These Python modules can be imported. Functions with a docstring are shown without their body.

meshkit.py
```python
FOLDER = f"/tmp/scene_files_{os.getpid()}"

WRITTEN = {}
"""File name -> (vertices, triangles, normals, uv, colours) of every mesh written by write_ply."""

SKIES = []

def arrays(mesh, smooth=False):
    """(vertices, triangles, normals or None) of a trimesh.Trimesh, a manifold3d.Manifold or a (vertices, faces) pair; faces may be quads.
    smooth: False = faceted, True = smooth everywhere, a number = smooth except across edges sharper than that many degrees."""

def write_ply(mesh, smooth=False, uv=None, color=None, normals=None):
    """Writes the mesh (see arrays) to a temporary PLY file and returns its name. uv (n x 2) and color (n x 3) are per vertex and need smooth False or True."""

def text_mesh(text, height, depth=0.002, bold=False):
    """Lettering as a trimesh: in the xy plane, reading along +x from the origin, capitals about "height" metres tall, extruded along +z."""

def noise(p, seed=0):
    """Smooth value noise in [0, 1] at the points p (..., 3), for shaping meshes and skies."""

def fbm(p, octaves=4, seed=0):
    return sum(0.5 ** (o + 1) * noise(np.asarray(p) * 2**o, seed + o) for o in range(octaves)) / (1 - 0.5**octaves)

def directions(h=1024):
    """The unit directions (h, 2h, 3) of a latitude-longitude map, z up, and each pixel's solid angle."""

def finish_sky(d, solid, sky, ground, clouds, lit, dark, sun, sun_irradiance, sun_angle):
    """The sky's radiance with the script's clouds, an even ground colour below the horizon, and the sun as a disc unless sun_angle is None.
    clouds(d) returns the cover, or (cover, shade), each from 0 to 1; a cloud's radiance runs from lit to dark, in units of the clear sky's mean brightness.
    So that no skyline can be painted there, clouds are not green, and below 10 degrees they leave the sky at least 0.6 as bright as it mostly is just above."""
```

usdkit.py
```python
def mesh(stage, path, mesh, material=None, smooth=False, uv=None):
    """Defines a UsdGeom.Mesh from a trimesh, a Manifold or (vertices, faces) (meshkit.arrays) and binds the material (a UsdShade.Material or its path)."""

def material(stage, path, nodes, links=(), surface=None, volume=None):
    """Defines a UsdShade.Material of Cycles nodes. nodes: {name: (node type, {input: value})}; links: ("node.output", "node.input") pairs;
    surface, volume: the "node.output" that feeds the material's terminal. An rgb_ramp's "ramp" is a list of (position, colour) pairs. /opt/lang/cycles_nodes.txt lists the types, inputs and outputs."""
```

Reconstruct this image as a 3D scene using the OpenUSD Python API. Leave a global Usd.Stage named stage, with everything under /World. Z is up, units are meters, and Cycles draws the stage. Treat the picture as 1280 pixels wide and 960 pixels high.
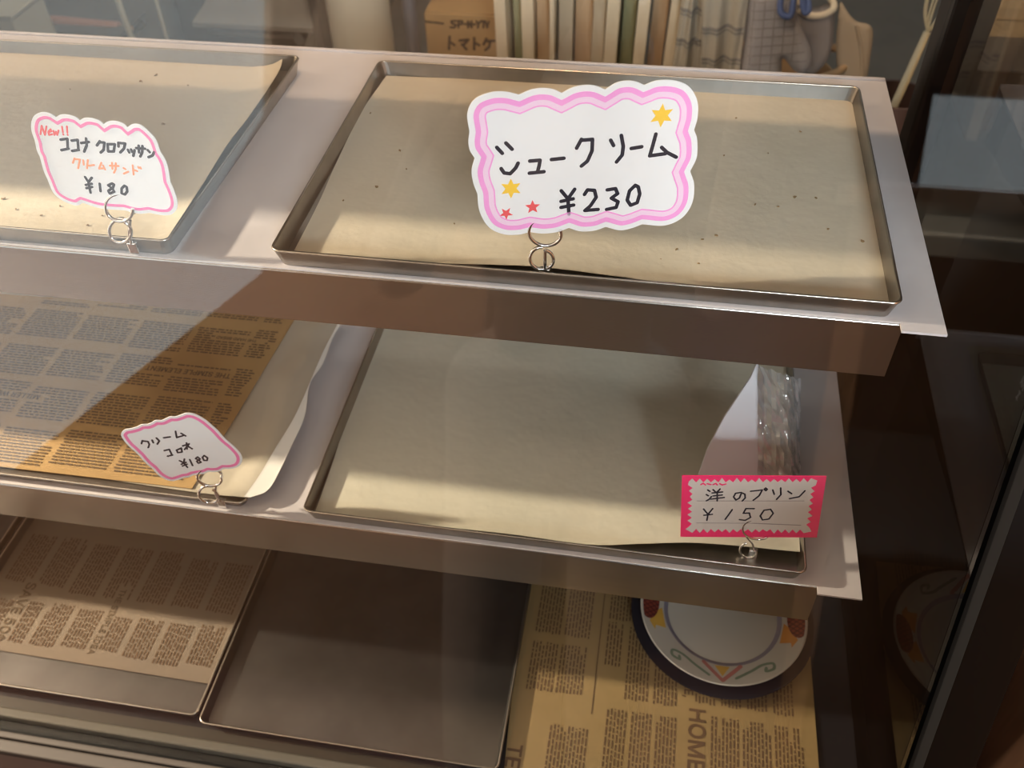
import math, random
import numpy as np, trimesh, manifold3d as m3, usdkit, meshkit
from meshkit import fbm
from shapely.geometry import LineString, Polygon, MultiPolygon, Point, box as sbox
from shapely.ops import unary_union
from shapely.geometry.polygon import orient as sg_orient
from pxr import Usd, UsdGeom, UsdLux, Gf, Sdf, UsdShade

random.seed(7); RNG = np.random.default_rng(7)
stage = Usd.Stage.CreateInMemory()
UsdGeom.SetStageUpAxis(stage, 'Z'); UsdGeom.SetStageMetersPerUnit(stage, 1.0)
world = UsdGeom.Xform.Define(stage, '/World'); stage.SetDefaultPrim(world.GetPrim())
UsdGeom.Scope.Define(stage, '/World/Looks')

# ------------------------------------------------------------------ camera
F_PX, YAW, PITCH, ROLL = 1139.88, -11.049, -45.342, -2.074
CAM = np.array([0.2474, -0.4494, 0.3755])
_y, _p, _r = np.radians([YAW, PITCH, ROLL])
FW = np.array([math.sin(_y)*math.cos(_p), math.cos(_y)*math.cos(_p), math.sin(_p)])
_R = np.array([math.cos(_y), -math.sin(_y), 0.0]); _U = np.cross(_R, FW)
RT = _R*math.cos(_r) + _U*math.sin(_r); UP = -_R*math.sin(_r) + _U*math.cos(_r)
cam = UsdGeom.Camera.Define(stage, '/World/camera')
cam.CreateHorizontalApertureAttr(36.0); cam.CreateVerticalApertureAttr(27.0)
cam.CreateFocalLengthAttr(36.0*F_PX/1280); cam.CreateClippingRangeAttr(Gf.Vec2f(0.02, 50))
cam.CreateFStopAttr(9.0); cam.CreateFocusDistanceAttr(0.60)
EXPOSURE = 0.0
cam.CreateExposureAttr(EXPOSURE)
_m = Gf.Matrix4d(*RT, 0, *UP, 0, *(-FW), 0, *CAM, 1)
cam.AddTransformOp().Set(_m)

# ------------------------------------------------------------------ lights
def rect_light(name, pos, target, w, h, color, intensity):
    L = UsdLux.RectLight.Define(stage, '/World/' + name)
    L.CreateWidthAttr(w); L.CreateHeightAttr(h); L.CreateColorAttr(Gf.Vec3f(*color)); L.CreateIntensityAttr(intensity)
    z = np.array(pos, float) - np.array(target, float); z /= np.linalg.norm(z)
    x = np.cross([0, 1, 0] if abs(z[2]) > .9 else [0, 0, 1], z); x /= np.linalg.norm(x); yv = np.cross(z, x)
    L.AddTransformOp().Set(Gf.Matrix4d(*x, 0, *yv, 0, *z, 0, *pos, 1)); return L
def sphere_light(name, pos, r, color, intensity):
    L = UsdLux.SphereLight.Define(stage, '/World/' + name)
    L.CreateRadiusAttr(r); L.CreateColorAttr(Gf.Vec3f(*color)); L.CreateIntensityAttr(intensity)
    L.AddTranslateOp().Set(Gf.Vec3d(*pos)); return L
LAMP_A = (-1.95, -0.06, 0.80)          # unseen warm lamp left of the case, lights the front strips
LAMP_C = (0.05, 0.20, 1.30)            # unseen warm lamp above the case, lights the rear strip
sphere_light('unseen_left_light', LAMP_A, 0.035, (1.0, .82, .60), 28000)
sphere_light('unseen_overhead_light', LAMP_C, 0.03, (1.0, .68, .42), 720)
rect_light('unseen_window_daylight', (1.30, -2.72, 1.14), (1.30, 0, 1.14), 1.16, .56, (.86, .93, 1.0), 76)  # out of view, high at front right, placed to light the cards
rect_light('added_shop_fill', (.30, -1.4, 1.66), (.30, -1.4, 0), 1.2, .12, (1.0, .96, .88), 3)  # added weak fill over the shop floor
rect_light('added_kitchen_fill', (-.2, 1.5, 1.66), (-.2, 1.5, 0), 1.2, .15, (1.0, .95, .86), 9.0)  # added fill for the shelf middle and the kitchen
rect_light('unseen_door_daylight', (-1.96, -2.72, -.075), (-1.96, 0, -.075), 1.66, 2.33, (1.0, .985, .94), .66)  # out of view, gives the pale haze in the front glass
rect_light('unseen_slot_daylight', (1.28, -2.72, .22), (1.28, 0, .22), .42, .46, (.80, .90, 1.0), .10)  # out of view, placed for the bluish reflection at right
dome = UsdLux.DomeLight.Define(stage, '/World/sky_light'); dome.CreateIntensityAttr(.38); dome.CreateColorAttr(Gf.Vec3f(.85, .93, 1.0))

# ------------------------------------------------------------------ helpers
MATS = {}
def mat(name, color, rough=.6, metal=0., noise=0., nscale=8., bump=0., bscale=60., spec=.5, stretch=(1, 1, 1), color2=None, aniso=0., extra=None, coat=0., trans=0., coord='geometry'):
    p = '/World/Looks/' + name
    n = {'p': ('principled_bsdf', {'base_color': color, 'roughness': rough, 'metallic': metal, 'specular_ior_level': spec, 'coat_weight': coat})}
    l = []
    n['g'] = ('geometry', {}); n['m'] = ('mapping', {'scale': stretch}); l.append(('g.position', 'm.vector'))
    if noise or color2 is not None:
        n['n'] = ('noise_texture', {'scale': nscale, 'detail': 5.0, 'roughness': .6}); l.append(('m.vector', 'n.vector'))
        c2 = color2 if color2 is not None else tuple(c*(1-noise) for c in color)
        n['r'] = ('rgb_ramp', {'ramp': [(.32, color), (.72, c2)]}); l += [('n.fac', 'r.fac'), ('r.color', 'p.base_color')]
    if bump:
        n['b'] = ('noise_texture', {'scale': bscale, 'detail': 4.0}); n['bp'] = ('bump', {'strength': bump, 'distance': .002})
        l += [('m.vector', 'b.vector'), ('b.fac', 'bp.height'), ('bp.normal', 'p.normal')]
    if aniso:
        n['p'][1]['anisotropic'] = aniso
        n['t'] = ('tangent', {'direction_type': 'radial', 'axis': 'x'})
    surf = 'p.BSDF'
    if trans:
        n['tl'] = ('translucent_bsdf', {'color': color}); n['mx'] = ('mix_closure', {'fac': trans})
        l += [('p.BSDF', 'mx.closure1'), ('tl.BSDF', 'mx.closure2')]; surf = 'mx.closure'
    MATS[name] = usdkit.material(stage, p, n, l, surface=surf); return MATS[name]

def glass_mat(name, tint, base=.04, film=0., edge=.96):
    p = '/World/Looks/' + name
    n = {'lw': ('layer_weight', {'blend': .5}), 'pw': ('math', {'math_type': 'power', 'value2': 5.0}),
         'ml': ('math', {'math_type': 'multiply_add', 'value2': edge, 'value3': base}),
         't': ('transparent_bsdf', {'color': tint}), 'g': ('glossy_bsdf', {'color': (1, 1, 1), 'roughness': 0.0 if not film else .12}), 'mx': ('mix_closure', {})}
    l = [('lw.facing', 'pw.value1'), ('pw.value', 'ml.value1'), ('ml.value', 'mx.fac'), ('t.BSDF', 'mx.closure1'), ('g.BSDF', 'mx.closure2')]
    if film:
        n['tc'] = ('geometry', {}); n['nz'] = ('noise_texture', {'scale': 70.0, 'detail': 3.0}); n['bp'] = ('bump', {'strength': 1.0, 'distance': .004})
        l += [('tc.position', 'nz.vector'), ('nz.fac', 'bp.height'), ('bp.normal', 'g.normal')]
        n['d'] = ('diffuse_bsdf', {'color': (.8, .8, .82)}); n['mx2'] = ('mix_closure', {'fac': film}); l += [('mx.closure', 'mx2.closure1'), ('d.BSDF', 'mx2.closure2')]
        MATS[name] = usdkit.material(stage, p, n, l, surface='mx2.closure'); return MATS[name]
    MATS[name] = usdkit.material(stage, p, n, l, surface='mx.closure'); return MATS[name]

_used = {}
def path_of(parent, name):
    base = (parent.GetPath().pathString if parent is not None else '/World') + '/' + name
    k = _used.get(base, 0); _used[base] = k + 1
    return base if k == 0 else f'{base}_{k:03d}'
def obj(name, mesh, material, parent=None, smooth=False):
    pr = parent.GetPrim() if parent is not None and hasattr(parent, 'GetPrim') else parent
    return usdkit.mesh(stage, path_of(pr, name), mesh, MATS[material], smooth=smooth).GetPrim()
def tag(o, label=None, cat=None, group=None, kind=None):
    for k, v in (('label', label), ('category', cat), ('group', group), ('kind', kind)):
        if v: o.SetCustomDataByKey(k, v)
    return o
def thing(name, label, cat, group=None):
    x = UsdGeom.Xform.Define(stage, path_of(None, name)).GetPrim(); return tag(x, label, cat, group)
def struct(name, mesh, m, parent=None, smooth=False):
    o = obj(name, mesh, m, parent, smooth)
    if parent is None: tag(o, kind='structure')
    return o
def cat(*ms): return trimesh.util.concatenate([x for x in ms])
def bx(x0, x1, y0, y1, z0, z1):
    b = trimesh.creation.box((x1-x0, y1-y0, z1-z0)); b.apply_translation(((x0+x1)/2, (y0+y1)/2, (z0+z1)/2)); return b
def rbx(x0, x1, y0, y1, z0, z1, r=.004, seg=12):
    s = m3.Manifold.sphere(r, seg); pts = []
    for x in (x0+r, x1-r):
        for y in (y0+r, y1-r):
            for z in (z0+r, z1-r): pts.append(s.translate((x, y, z)))
    h = m3.Manifold.batch_hull(pts); mm = h.to_mesh()
    return trimesh.Trimesh(mm.vert_properties[:, :3], mm.tri_verts, process=False)
def tmesh(man):
    mm = man.to_mesh(); return trimesh.Trimesh(np.array(mm.vert_properties[:, :3]), np.array(mm.tri_verts), process=False)
def loft(rings, close=True, caps=True):
    rings = [np.asarray(r, float) for r in rings]; n = len(rings[0]); V = np.vstack(rings); Fc = []
    for i in range(len(rings)-1):
        for j in range(n if close else n-1):
            a, b = i*n+j, i*n+(j+1) % n; c, d = a+n, b+n; Fc += [[a, b, d], [a, d, c]]
    if caps:
        for base, rev in ((0, True), ((len(rings)-1)*n, False)):
            c = len(V); V = np.vstack([V, V[base:base+n].mean(0)])
            for j in range(n):
                t = [base+j, base+(j+1) % n, c]; Fc.append(t[::-1] if rev else t)
    t = trimesh.Trimesh(V, np.array(Fc), process=False); t.fix_normals(); return t
def tube(pts, r, n=8, closed=False):
    P = np.asarray(pts, float)
    T = np.gradient(P, axis=0); T /= np.linalg.norm(T, axis=1, keepdims=True)+1e-12
    up = np.array([0, 0, 1.]) if abs(T[0][2]) < .9 else np.array([1., 0, 0]); N = np.cross(T[0], up); N /= np.linalg.norm(N); rings = []
    rr = np.broadcast_to(np.asarray(r, float), (len(P),))
    for i in range(len(P)):
        N = N - T[i]*(N@T[i]); N /= np.linalg.norm(N); B = np.cross(T[i], N)
        a = np.linspace(0, 2*np.pi, n, endpoint=False)
        rings.append(P[i] + rr[i]*(np.cos(a)[:, None]*N + np.sin(a)[:, None]*B))
    return loft(rings)
def spline(pts, k=8):
    P = np.asarray(pts, float); out = []
    Q = np.vstack([2*P[0]-P[1], P, 2*P[-1]-P[-2]])
    for i in range(1, len(Q)-2):
        for t in np.linspace(0, 1, k, endpoint=False):
            a, b, c, d = Q[i-1], Q[i], Q[i+1], Q[i+2]
            out.append(.5*((2*b)+(c-a)*t+(2*a-5*b+4*c-d)*t*t+(3*b-3*c+d-a)*t**3))
    out.append(P[-1]); return np.array(out)
def lathe(profile, c, n=64):
    pr = np.asarray(profile, float); a = np.linspace(0, 2*np.pi, n, endpoint=False)
    V = np.vstack([np.column_stack([c[0]+r*np.cos(a), c[1]+r*np.sin(a), np.full(n, c[2]+z)]) for r, z in pr]); Fc = []
    for i in range(len(pr)-1):
        for j in range(n):
            A, B = i*n+j, i*n+(j+1) % n; C, D = A+n, B+n; Fc += [[A, B, D], [A, D, C]]
    t = trimesh.Trimesh(V, np.array(Fc), process=False); t.fix_normals(); return t
def bars(points):     # box swept between points: (p, q, w, h)
    out = []
    for p, q, w, h in points:
        p, q = np.array(p, float), np.array(q, float); L = np.linalg.norm(q-p); z = (q-p)/L
        x = np.cross([0, 1, 0] if abs(z[1]) < .9 else [1, 0, 0], z); x /= np.linalg.norm(x); yv = np.cross(z, x)
        b = trimesh.creation.box((w, h, L)); M = np.eye(4); M[:3, 0], M[:3, 1], M[:3, 2], M[:3, 3] = x, yv, z, (p+q)/2; b.apply_transform(M); out.append(b)
    return cat(*out)

# measuring the photograph: a pixel's line of sight meets a plane of the scene
def ray(uv): return FW + RT*((uv[0]-640)/F_PX) - UP*((uv[1]-480)/F_PX)
def on_plane(uv, P0, N):
    d = ray(uv); t = ((np.asarray(P0)-CAM)@np.asarray(N))/(d@np.asarray(N)); return CAM + d*t
def on_z(uv, z): return on_plane(uv, (0, 0, z), (0, 0, 1))
def on_y(uv, y): return on_plane(uv, (0, y, 0), (0, 1, 0))

class Plane:          # a flat thing's own frame: origin, right, up, front
    def __init__(s, O, yaw, tilt):
        s.O = np.asarray(O, float); N0 = np.array([math.sin(yaw), -math.cos(yaw), 0])
        s.U = np.array([math.cos(yaw), math.sin(yaw), 0]); s.V = np.array([0, 0, math.cos(tilt)]) - N0*math.sin(tilt); s.N = np.cross(s.U, s.V)
    def uv(s, px): w = on_plane(px, s.O, s.N) - s.O; return (w@s.U, w@s.V)
    def p(s, u, v, n=0.): return s.O + s.U*u + s.V*v + s.N*n
    def put(s, mesh, n=0.):
        m = mesh.copy(); v = m.vertices; m.vertices = s.O + v[:, :1]*s.U + v[:, 1:2]*s.V + (v[:, 2:3]+n)*s.N; return m
    def extr(s, geom, depth, n=0.):
        gs = [g for g in (geom.geoms if hasattr(geom, 'geoms') else [geom]) if g.area > 1e-9]
        return s.put(cat(*[trimesh.creation.extrude_polygon(g, depth, engine='earcut') for g in gs]), n)
def strokes(lines, w, smooth=True):
    out = []
    for l in lines:
        l = np.asarray(l, float)
        if smooth and len(l) > 2: l = spline(l, 6)
        out.append(LineString(l).buffer(w/2, quad_segs=4))
    return unary_union(out)
def star(c, R, r, n=6, rot=0.):
    a = rot + np.arange(2*n)*np.pi/n; q = np.where(np.arange(2*n) % 2 == 0, R, r)
    return Polygon(np.column_stack([c[0]+q*np.cos(a), c[1]+q*np.sin(a)]))
def coons(top, bottom, left, right, nu=40, nv=30):
    """grid (nv+1, nu+1, 2) between four edge polylines; left/right run top to bottom."""
    def samp(c, n):
        c = np.asarray(c, float); c = spline(c, 8) if len(c) > 2 else c
        s = np.r_[0, np.cumsum(np.linalg.norm(np.diff(c, axis=0), axis=1))]; t = np.linspace(0, s[-1], n+1)
        return np.column_stack([np.interp(t, s, c[:, k]) for k in range(c.shape[1])])
    T, B, L, R = samp(top, nu), samp(bottom, nu), samp(left, nv), samp(right, nv)
    u = np.linspace(0, 1, nu+1)[None, :, None]; v = np.linspace(0, 1, nv+1)[:, None, None]
    return (1-v)*T[None] + v*B[None] + (1-u)*L[:, None] + u*R[:, None] - ((1-u)*(1-v)*T[0] + u*(1-v)*T[-1] + (1-u)*v*B[0] + u*v*B[-1])
def sheet_mesh(G3, th=.0004):
    nv, nu = G3.shape[0], G3.shape[1]; idx = np.arange(nv*nu).reshape(nv, nu); V = G3.reshape(-1, 3); n = len(V)
    q = np.stack([idx[:-1, :-1], idx[1:, :-1], idx[1:, 1:], idx[:-1, 1:]], -1).reshape(-1, 4)
    top = np.vstack([q[:, [0, 1, 2]], q[:, [0, 2, 3]]]); bot = top[:, ::-1] + n
    loop = np.r_[idx[0, :-1], idx[:-1, -1], idx[-1, :0:-1], idx[:0:-1, 0]]; nx = np.roll(loop, -1)
    side = np.vstack([np.column_stack([loop, loop+n, nx+n]), np.column_stack([loop, nx+n, nx])])
    t = trimesh.Trimesh(np.vstack([V, V-[0, 0, th]]), np.vstack([top, bot, side]), process=False)
    if t.face_normals[0][2] < 0: t.invert()
    return t
def paper(top, bottom, left, right, z, lift=None, amp=.0006, seed=1, nu=48, nv=36):
    px = coons(top, bottom, left, right, nu, nv); G = np.zeros(px.shape[:2]+(3,))
    for i in range(px.shape[0]):
        for j in range(px.shape[1]): G[i, j] = on_z(px[i, j], z)
    G[..., 2] += amp*(fbm(G*[14, 14, 0]+seed, 3, seed))
    if lift is not None:
        v, u = np.meshgrid(np.linspace(0, 1, px.shape[0]), np.linspace(0, 1, px.shape[1]), indexing='ij')
        dz = lift(u, v)
        # keep the lifted edge on the same line of sight: slide along the ray
        d = G - CAM; G = G + d*(dz/d[..., 2])[..., None]
    return sheet_mesh(G)

# ------------------------------------------------------------------ materials
mat('shelf_paint', (.575, .55, .575), .42, 0., noise=.05, nscale=30, bump=.05, bscale=300)
mat('brushed_steel', (.50, .47, .44), .24, 1., noise=.10, nscale=5, stretch=(3, 3, 1300), bump=.10, bscale=1.)
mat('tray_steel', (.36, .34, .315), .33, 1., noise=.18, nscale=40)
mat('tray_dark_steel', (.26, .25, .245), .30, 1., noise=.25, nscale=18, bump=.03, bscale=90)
mat('rim_steel', (.46, .42, .37), .28, 1.)
mat('parchment', (.64, .575, .465), .62, noise=.10, nscale=14, bump=.25, bscale=120, color2=(.58, .52, .41), trans=.12)
mat('parchment_cool', (.655, .63, .525), .55, noise=.1, nscale=10, bump=.3, bscale=90, color2=(.575, .555, .455), trans=.12)
mat('parchment_grey', (.50, .46, .38), .5, noise=.1, nscale=10, bump=.3, bscale=90, trans=.1)
mat('curl_white', (.80, .80, .78), .6)
mat('crumb_stain', (.27, .18, .09), .8)
mat('newsprint_orange', (.40, .26, .105), .7, color2=(.31, .19, .075), nscale=9)
mat('newsprint_pink', (.20, .15, .105), .7, color2=(.165, .13, .098), nscale=9)
mat('newsprint_tan', (.28, .195, .085), .7, color2=(.23, .155, .062), nscale=9)
mat('print_ink', (.10, .065, .035), .8); mat('print_ink_brown', (.105, .058, .027), .8)
mat('card_white', (.87, .885, .91), .35, spec=.4); mat('card_edge_pink', (.93, .74, .74), .5)
mat('ink_black', (.018, .016, .03), .5); mat('ink_red', (.88, .12, .13), .5); mat('ink_orange', (.95, .38, .20), .5); mat('ink_yellow', (.96, .62, .06), .5)
mat('pink_hot', (.94, .38, .78), .5); mat('pink_pale', (.93, .68, .88), .5); mat('pink_line', (.94, .24, .52), .5); mat('pink_border', (.96, .045, .19), .45)
mat('card_cream', (.66, .63, .60), .5); mat('rule_grey', (.35, .32, .32), .6)
mat('chrome', (.80, .80, .81), .12, 1.)
mat('plate_white', (.58, .56, .51), .18, coat=.3); mat('plate_dark', (.018, .018, .028), .25)
mat('glaze_lavender', (.28, .26, .33), .25); mat('glaze_red', (.26, .055, .035), .3); mat('glaze_dark_red', (.10, .02, .02), .3)
mat('glaze_yellow', (.68, .42, .08), .3); mat('glaze_green', (.20, .27, .20), .3); mat('glaze_pink', (.50, .19, .17), .3); mat('glaze_orange', (.62, .28, .07), .3)
mat('black_frame', (.003, .003, .0035), .55, spec=.08); mat('deck_black', (.012, .012, .016), .3); mat('rail_mauve', (.024, .020, .018), .65, spec=.2); mat('rail_light', (.12, .11, .09), .5)
mat('rail_olive', (.03, .025, .016), .5)
mat('unseen_top_board', (.30, .25, .2), .5, noise=.2, nscale=20, stretch=(1, 12, 1))
mat('wood_dark', (.075, .04, .022), .45, noise=.35, nscale=10, stretch=(10, 1, 1), bump=.1)
mat('wood_brown', (.30, .15, .085), .6, noise=.35, nscale=8, stretch=(1, 12, 1), bump=.1)
mat('floor_maroon', (.045, .018, .014), .5, noise=.3, nscale=12)
mat('wall_plaster', (.14, .12, .10), .8, noise=.06, nscale=6, bump=.1); mat('wall_dark', (.08, .05, .035), .7, noise=.2, nscale=6); mat('ceiling_white', (.16, .15, .14), .8)
mat('kitchen_tile', (.16, .16, .145), .4, noise=.08)
mat('steel_box', (.20, .20, .19), .38, .7, noise=.15, nscale=20); mat('steel_light', (.34, .34, .32), .35, .3); mat('steel_dark', (.10, .10, .10), .4, .6)
mat('bucket_cream', (.66, .63, .52), .45); mat('rod_pale', (.56, .58, .50), .4); mat('block_pale', (.60, .62, .54), .5); mat('pipe_pink', (.42, .22, .17), .5)
mat('cardboard', (.46, .29, .13), .8, noise=.12, nscale=18); mat('box_ink', (.07, .04, .02), .8)
mat('board_cream', (.80, .68, .50), .7, noise=.1, nscale=25, stretch=(1, 1, .3)); mat('board_brown', (.62, .45, .29), .8, noise=.3, nscale=30, color2=(.47, .31, .18), stretch=(1, 1, .4)); mat('board_green', (.36, .37, .22), .8, noise=.25, nscale=30, stretch=(1, 1, .4))
mat('board_grey', (.62, .54, .42), .8, noise=.25, nscale=30, color2=(.46, .375, .26), stretch=(1, 1, .4))
mat('towel_cream', (.56, .52, .44), .95, noise=.12, nscale=20, bump=.5, bscale=250); mat('towel_stripe', (.30, .29, .28), .95)
mat('mitt_quilt', (.37, .37, .40), .95, noise=.12, nscale=30, bump=.5, bscale=300); mat('mitt_plain', (.27, .245, .24), .95, bump=.4, bscale=300); mat('mitt_lining', (.72, .64, .50), .95); mat('mitt_blue', (.10, .16, .38), .8)
mat('basket_wood', (.55, .38, .22), .6, noise=.2, nscale=30); mat('cloth_beige', (.50, .42, .32), .95, bump=.3, bscale=200); mat('dark_jar', (.05, .03, .03), .4); mat('teal_cap', (.10, .26, .25), .5); mat('slate_blue', (.13, .14, .17), .5)
mat('bag_paper', (.66, .68, .73), .55, bump=.2, bscale=60, trans=.2)
mat('tan_sheet', (.45, .30, .15), .7, noise=.1); mat('white_letters', (.8, .8, .8), .5)
mat('coat_dark', (.045, .03, .025), .9, noise=.2, nscale=30); mat('skin', (.55, .34, .24), .5); mat('hair_black', (.015, .012, .011), .45); mat('trousers_dark', (.02, .02, .028), .9); mat('shoe_black', (.012, .012, .012), .4); mat('phone_black', (.006, .006, .007), .5, spec=.2); mat('eye_white', (.75, .74, .72), .3); mat('lip_red', (.42, .16, .14), .5); mat('cord_white', (.85, .85, .82), .5)
mat('bulb_glow', (1, .85, .6), .3)
glass_mat('front_glass_look', (.985, .99, .985), .045); glass_mat('side_glass_look', (.50, .51, .53), .03, edge=.45)
glass_mat('clear_film_look', (.95, .95, .95), .10, film=.10); glass_mat('door_glass_look', (.97, .98, .97), .04)

# ------------------------------------------------------------------ the room (structure)
FLOOR, CEIL = -1.25, 1.70
XL, XR, YF, YB = -3.2, 2.1, -2.65, 2.3
struct('floor', bx(XL, XR, YF, YB, FLOOR-.05, FLOOR), 'floor_maroon')
struct('ceiling', bx(XL, XR, YF, YB, CEIL, CEIL+.05), 'ceiling_white')
struct('wall_left', bx(XL-.08, XL, YF, YB, FLOOR, CEIL), 'wall_plaster')
struct('wall_right', bx(XR, XR+.08, YF, YB, FLOOR, CEIL), 'wall_dark')
struct('wall_back', bx(XL, XR, YB, YB+.08, FLOOR, CEIL), 'kitchen_tile')
wf = sbox(XL, FLOOR, XR, CEIL).difference(sbox(-2.8, FLOOR, -1.12, 1.1)).difference(sbox(1.06, -.02, 1.50, .46)).difference(sbox(.70, .85, 1.90, 1.43))
wm = trimesh.creation.extrude_polygon(wf, .08, engine='earcut'); wm.apply_transform(np.array([[1, 0, 0, 0], [0, 0, -1, YF], [0, 1, 0, 0], [0, 0, 0, 1.]])); wm.fix_normals()
struct('wall_front', wm, 'wall_dark')
def opening(name, x0, x1, z0, z1, f):
    d = tag(UsdGeom.Xform.Define(stage, '/World/' + name).GetPrim(), kind='structure')
    obj('frame', cat(bx(x0, x0+f, YF-.07, YF-.01, z0, z1), bx(x1-f, x1, YF-.07, YF-.01, z0, z1), bx(x0+f, x1-f, YF-.07, YF-.01, z1-f, z1), bx(x0+f, x1-f, YF-.07, YF-.01, z0, z0+f)), 'wood_dark', d)
    obj('pane', bx(x0+f, x1-f, YF-.045, YF-.037, z0+f, z1-f), 'door_glass_look', d)
opening('unseen_door_1', -2.8, -1.12, FLOOR, 1.1, .03); opening('unseen_window_1', 1.06, 1.50, -.02, .46, .02); opening('unseen_window_2', .70, 1.90, .85, 1.43, .02)  # openings out of view, placed for haze, blue reflection and card light
struct('added_partition', bx(XL, -.54, .40, .45, FLOOR, CEIL), 'wall_dark')  # added out of view to keep the left lamp off the kitchen

# ------------------------------------------------------------------ the display case
XG, XCL = .474, -.95                       # side glass plane, left end
BZ = -.4425                                # deck
GS = .2965                                 # slope of the front glass
def gy(z): return -.165 + GS*(z-BZ)        # y of the front glass at height z
TOPZ = .205
case = thing('display_case', 'glass bakery display case with black posts and a steel front sill', 'display case')
def slant(x0, x1, off0, off1, z0, z1):     # slab parallel to the front glass
    v = np.array([(x, gy(z)+o, z) for x in (x0, x1) for z in (z0, z1) for o in (off0, off1)])
    return trimesh.Trimesh(v, trimesh.convex.convex_hull(v).faces) if False else trimesh.convex.convex_hull(v)
obj('front_glass', slant(XCL+.03, XG, -.003, .003, BZ, TOPZ), 'front_glass_look', case)
v = np.array([(x, y, z) for x in (XG, XG+.006) for (y, z) in [(gy(BZ)+.004, BZ), (gy(TOPZ)+.004, TOPZ), (.31, TOPZ), (.31, BZ)]])
obj('side_glass', trimesh.convex.convex_hull(v), 'side_glass_look', case)
obj('post', slant(XG+.006, XG+.040, -.018, .018, BZ-.02, TOPZ), 'black_frame', case)
obj('post', slant(XCL, XCL+.03, -.018, .018, BZ-.02, TOPZ), 'black_frame', case)
obj('post', rbx(XG-.012, XG+.025, .315, .35, FLOOR, TOPZ, .004), 'black_frame', case)
obj('post', rbx(XCL, XCL+.035, .315, .35, FLOOR, TOPZ, .004), 'black_frame', case)
obj('unseen_top_board', rbx(XCL-.01, XG+.04, .026, .222, TOPZ, TOPZ+.024, .004), 'unseen_top_board', case)  # out of view, sized to shade the middle of the upper trays
obj('deck', bx(XCL+.03, XG, -.148, .33, BZ-.03, BZ-.002), 'deck_black', case)
obj('inner_rail', rbx(XCL+.03, XG, -.1585, -.1495, BZ-.02, BZ+.004, .002), 'rail_light', case)
obj('deck_ledge', bx(XCL+.03, XG, -.1495, -.138, BZ-.02, BZ-.0015), 'rail_olive', case)
obj('glass_channel', bx(XCL+.03, XG, -.172, -.1585, BZ-.03, BZ-.006), 'black_frame', case)
obj('front_sill', cat(rbx(XCL, XG+.04, -.188, -.1765, BZ-.011, BZ-.001, .002), rbx(XCL, XG+.04, -.1765, -.1705, BZ-.03, BZ+.002, .0015)), 'rail_mauve', case)
obj('front_panel', bx(XCL, XG+.04, -.176, -.150, FLOOR+.08, BZ-.0305), 'floor_maroon', case)
obj('base', bx(XCL+.02, XG+.02, -.15, .34, FLOOR, BZ-.03), 'black_frame', case)

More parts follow.
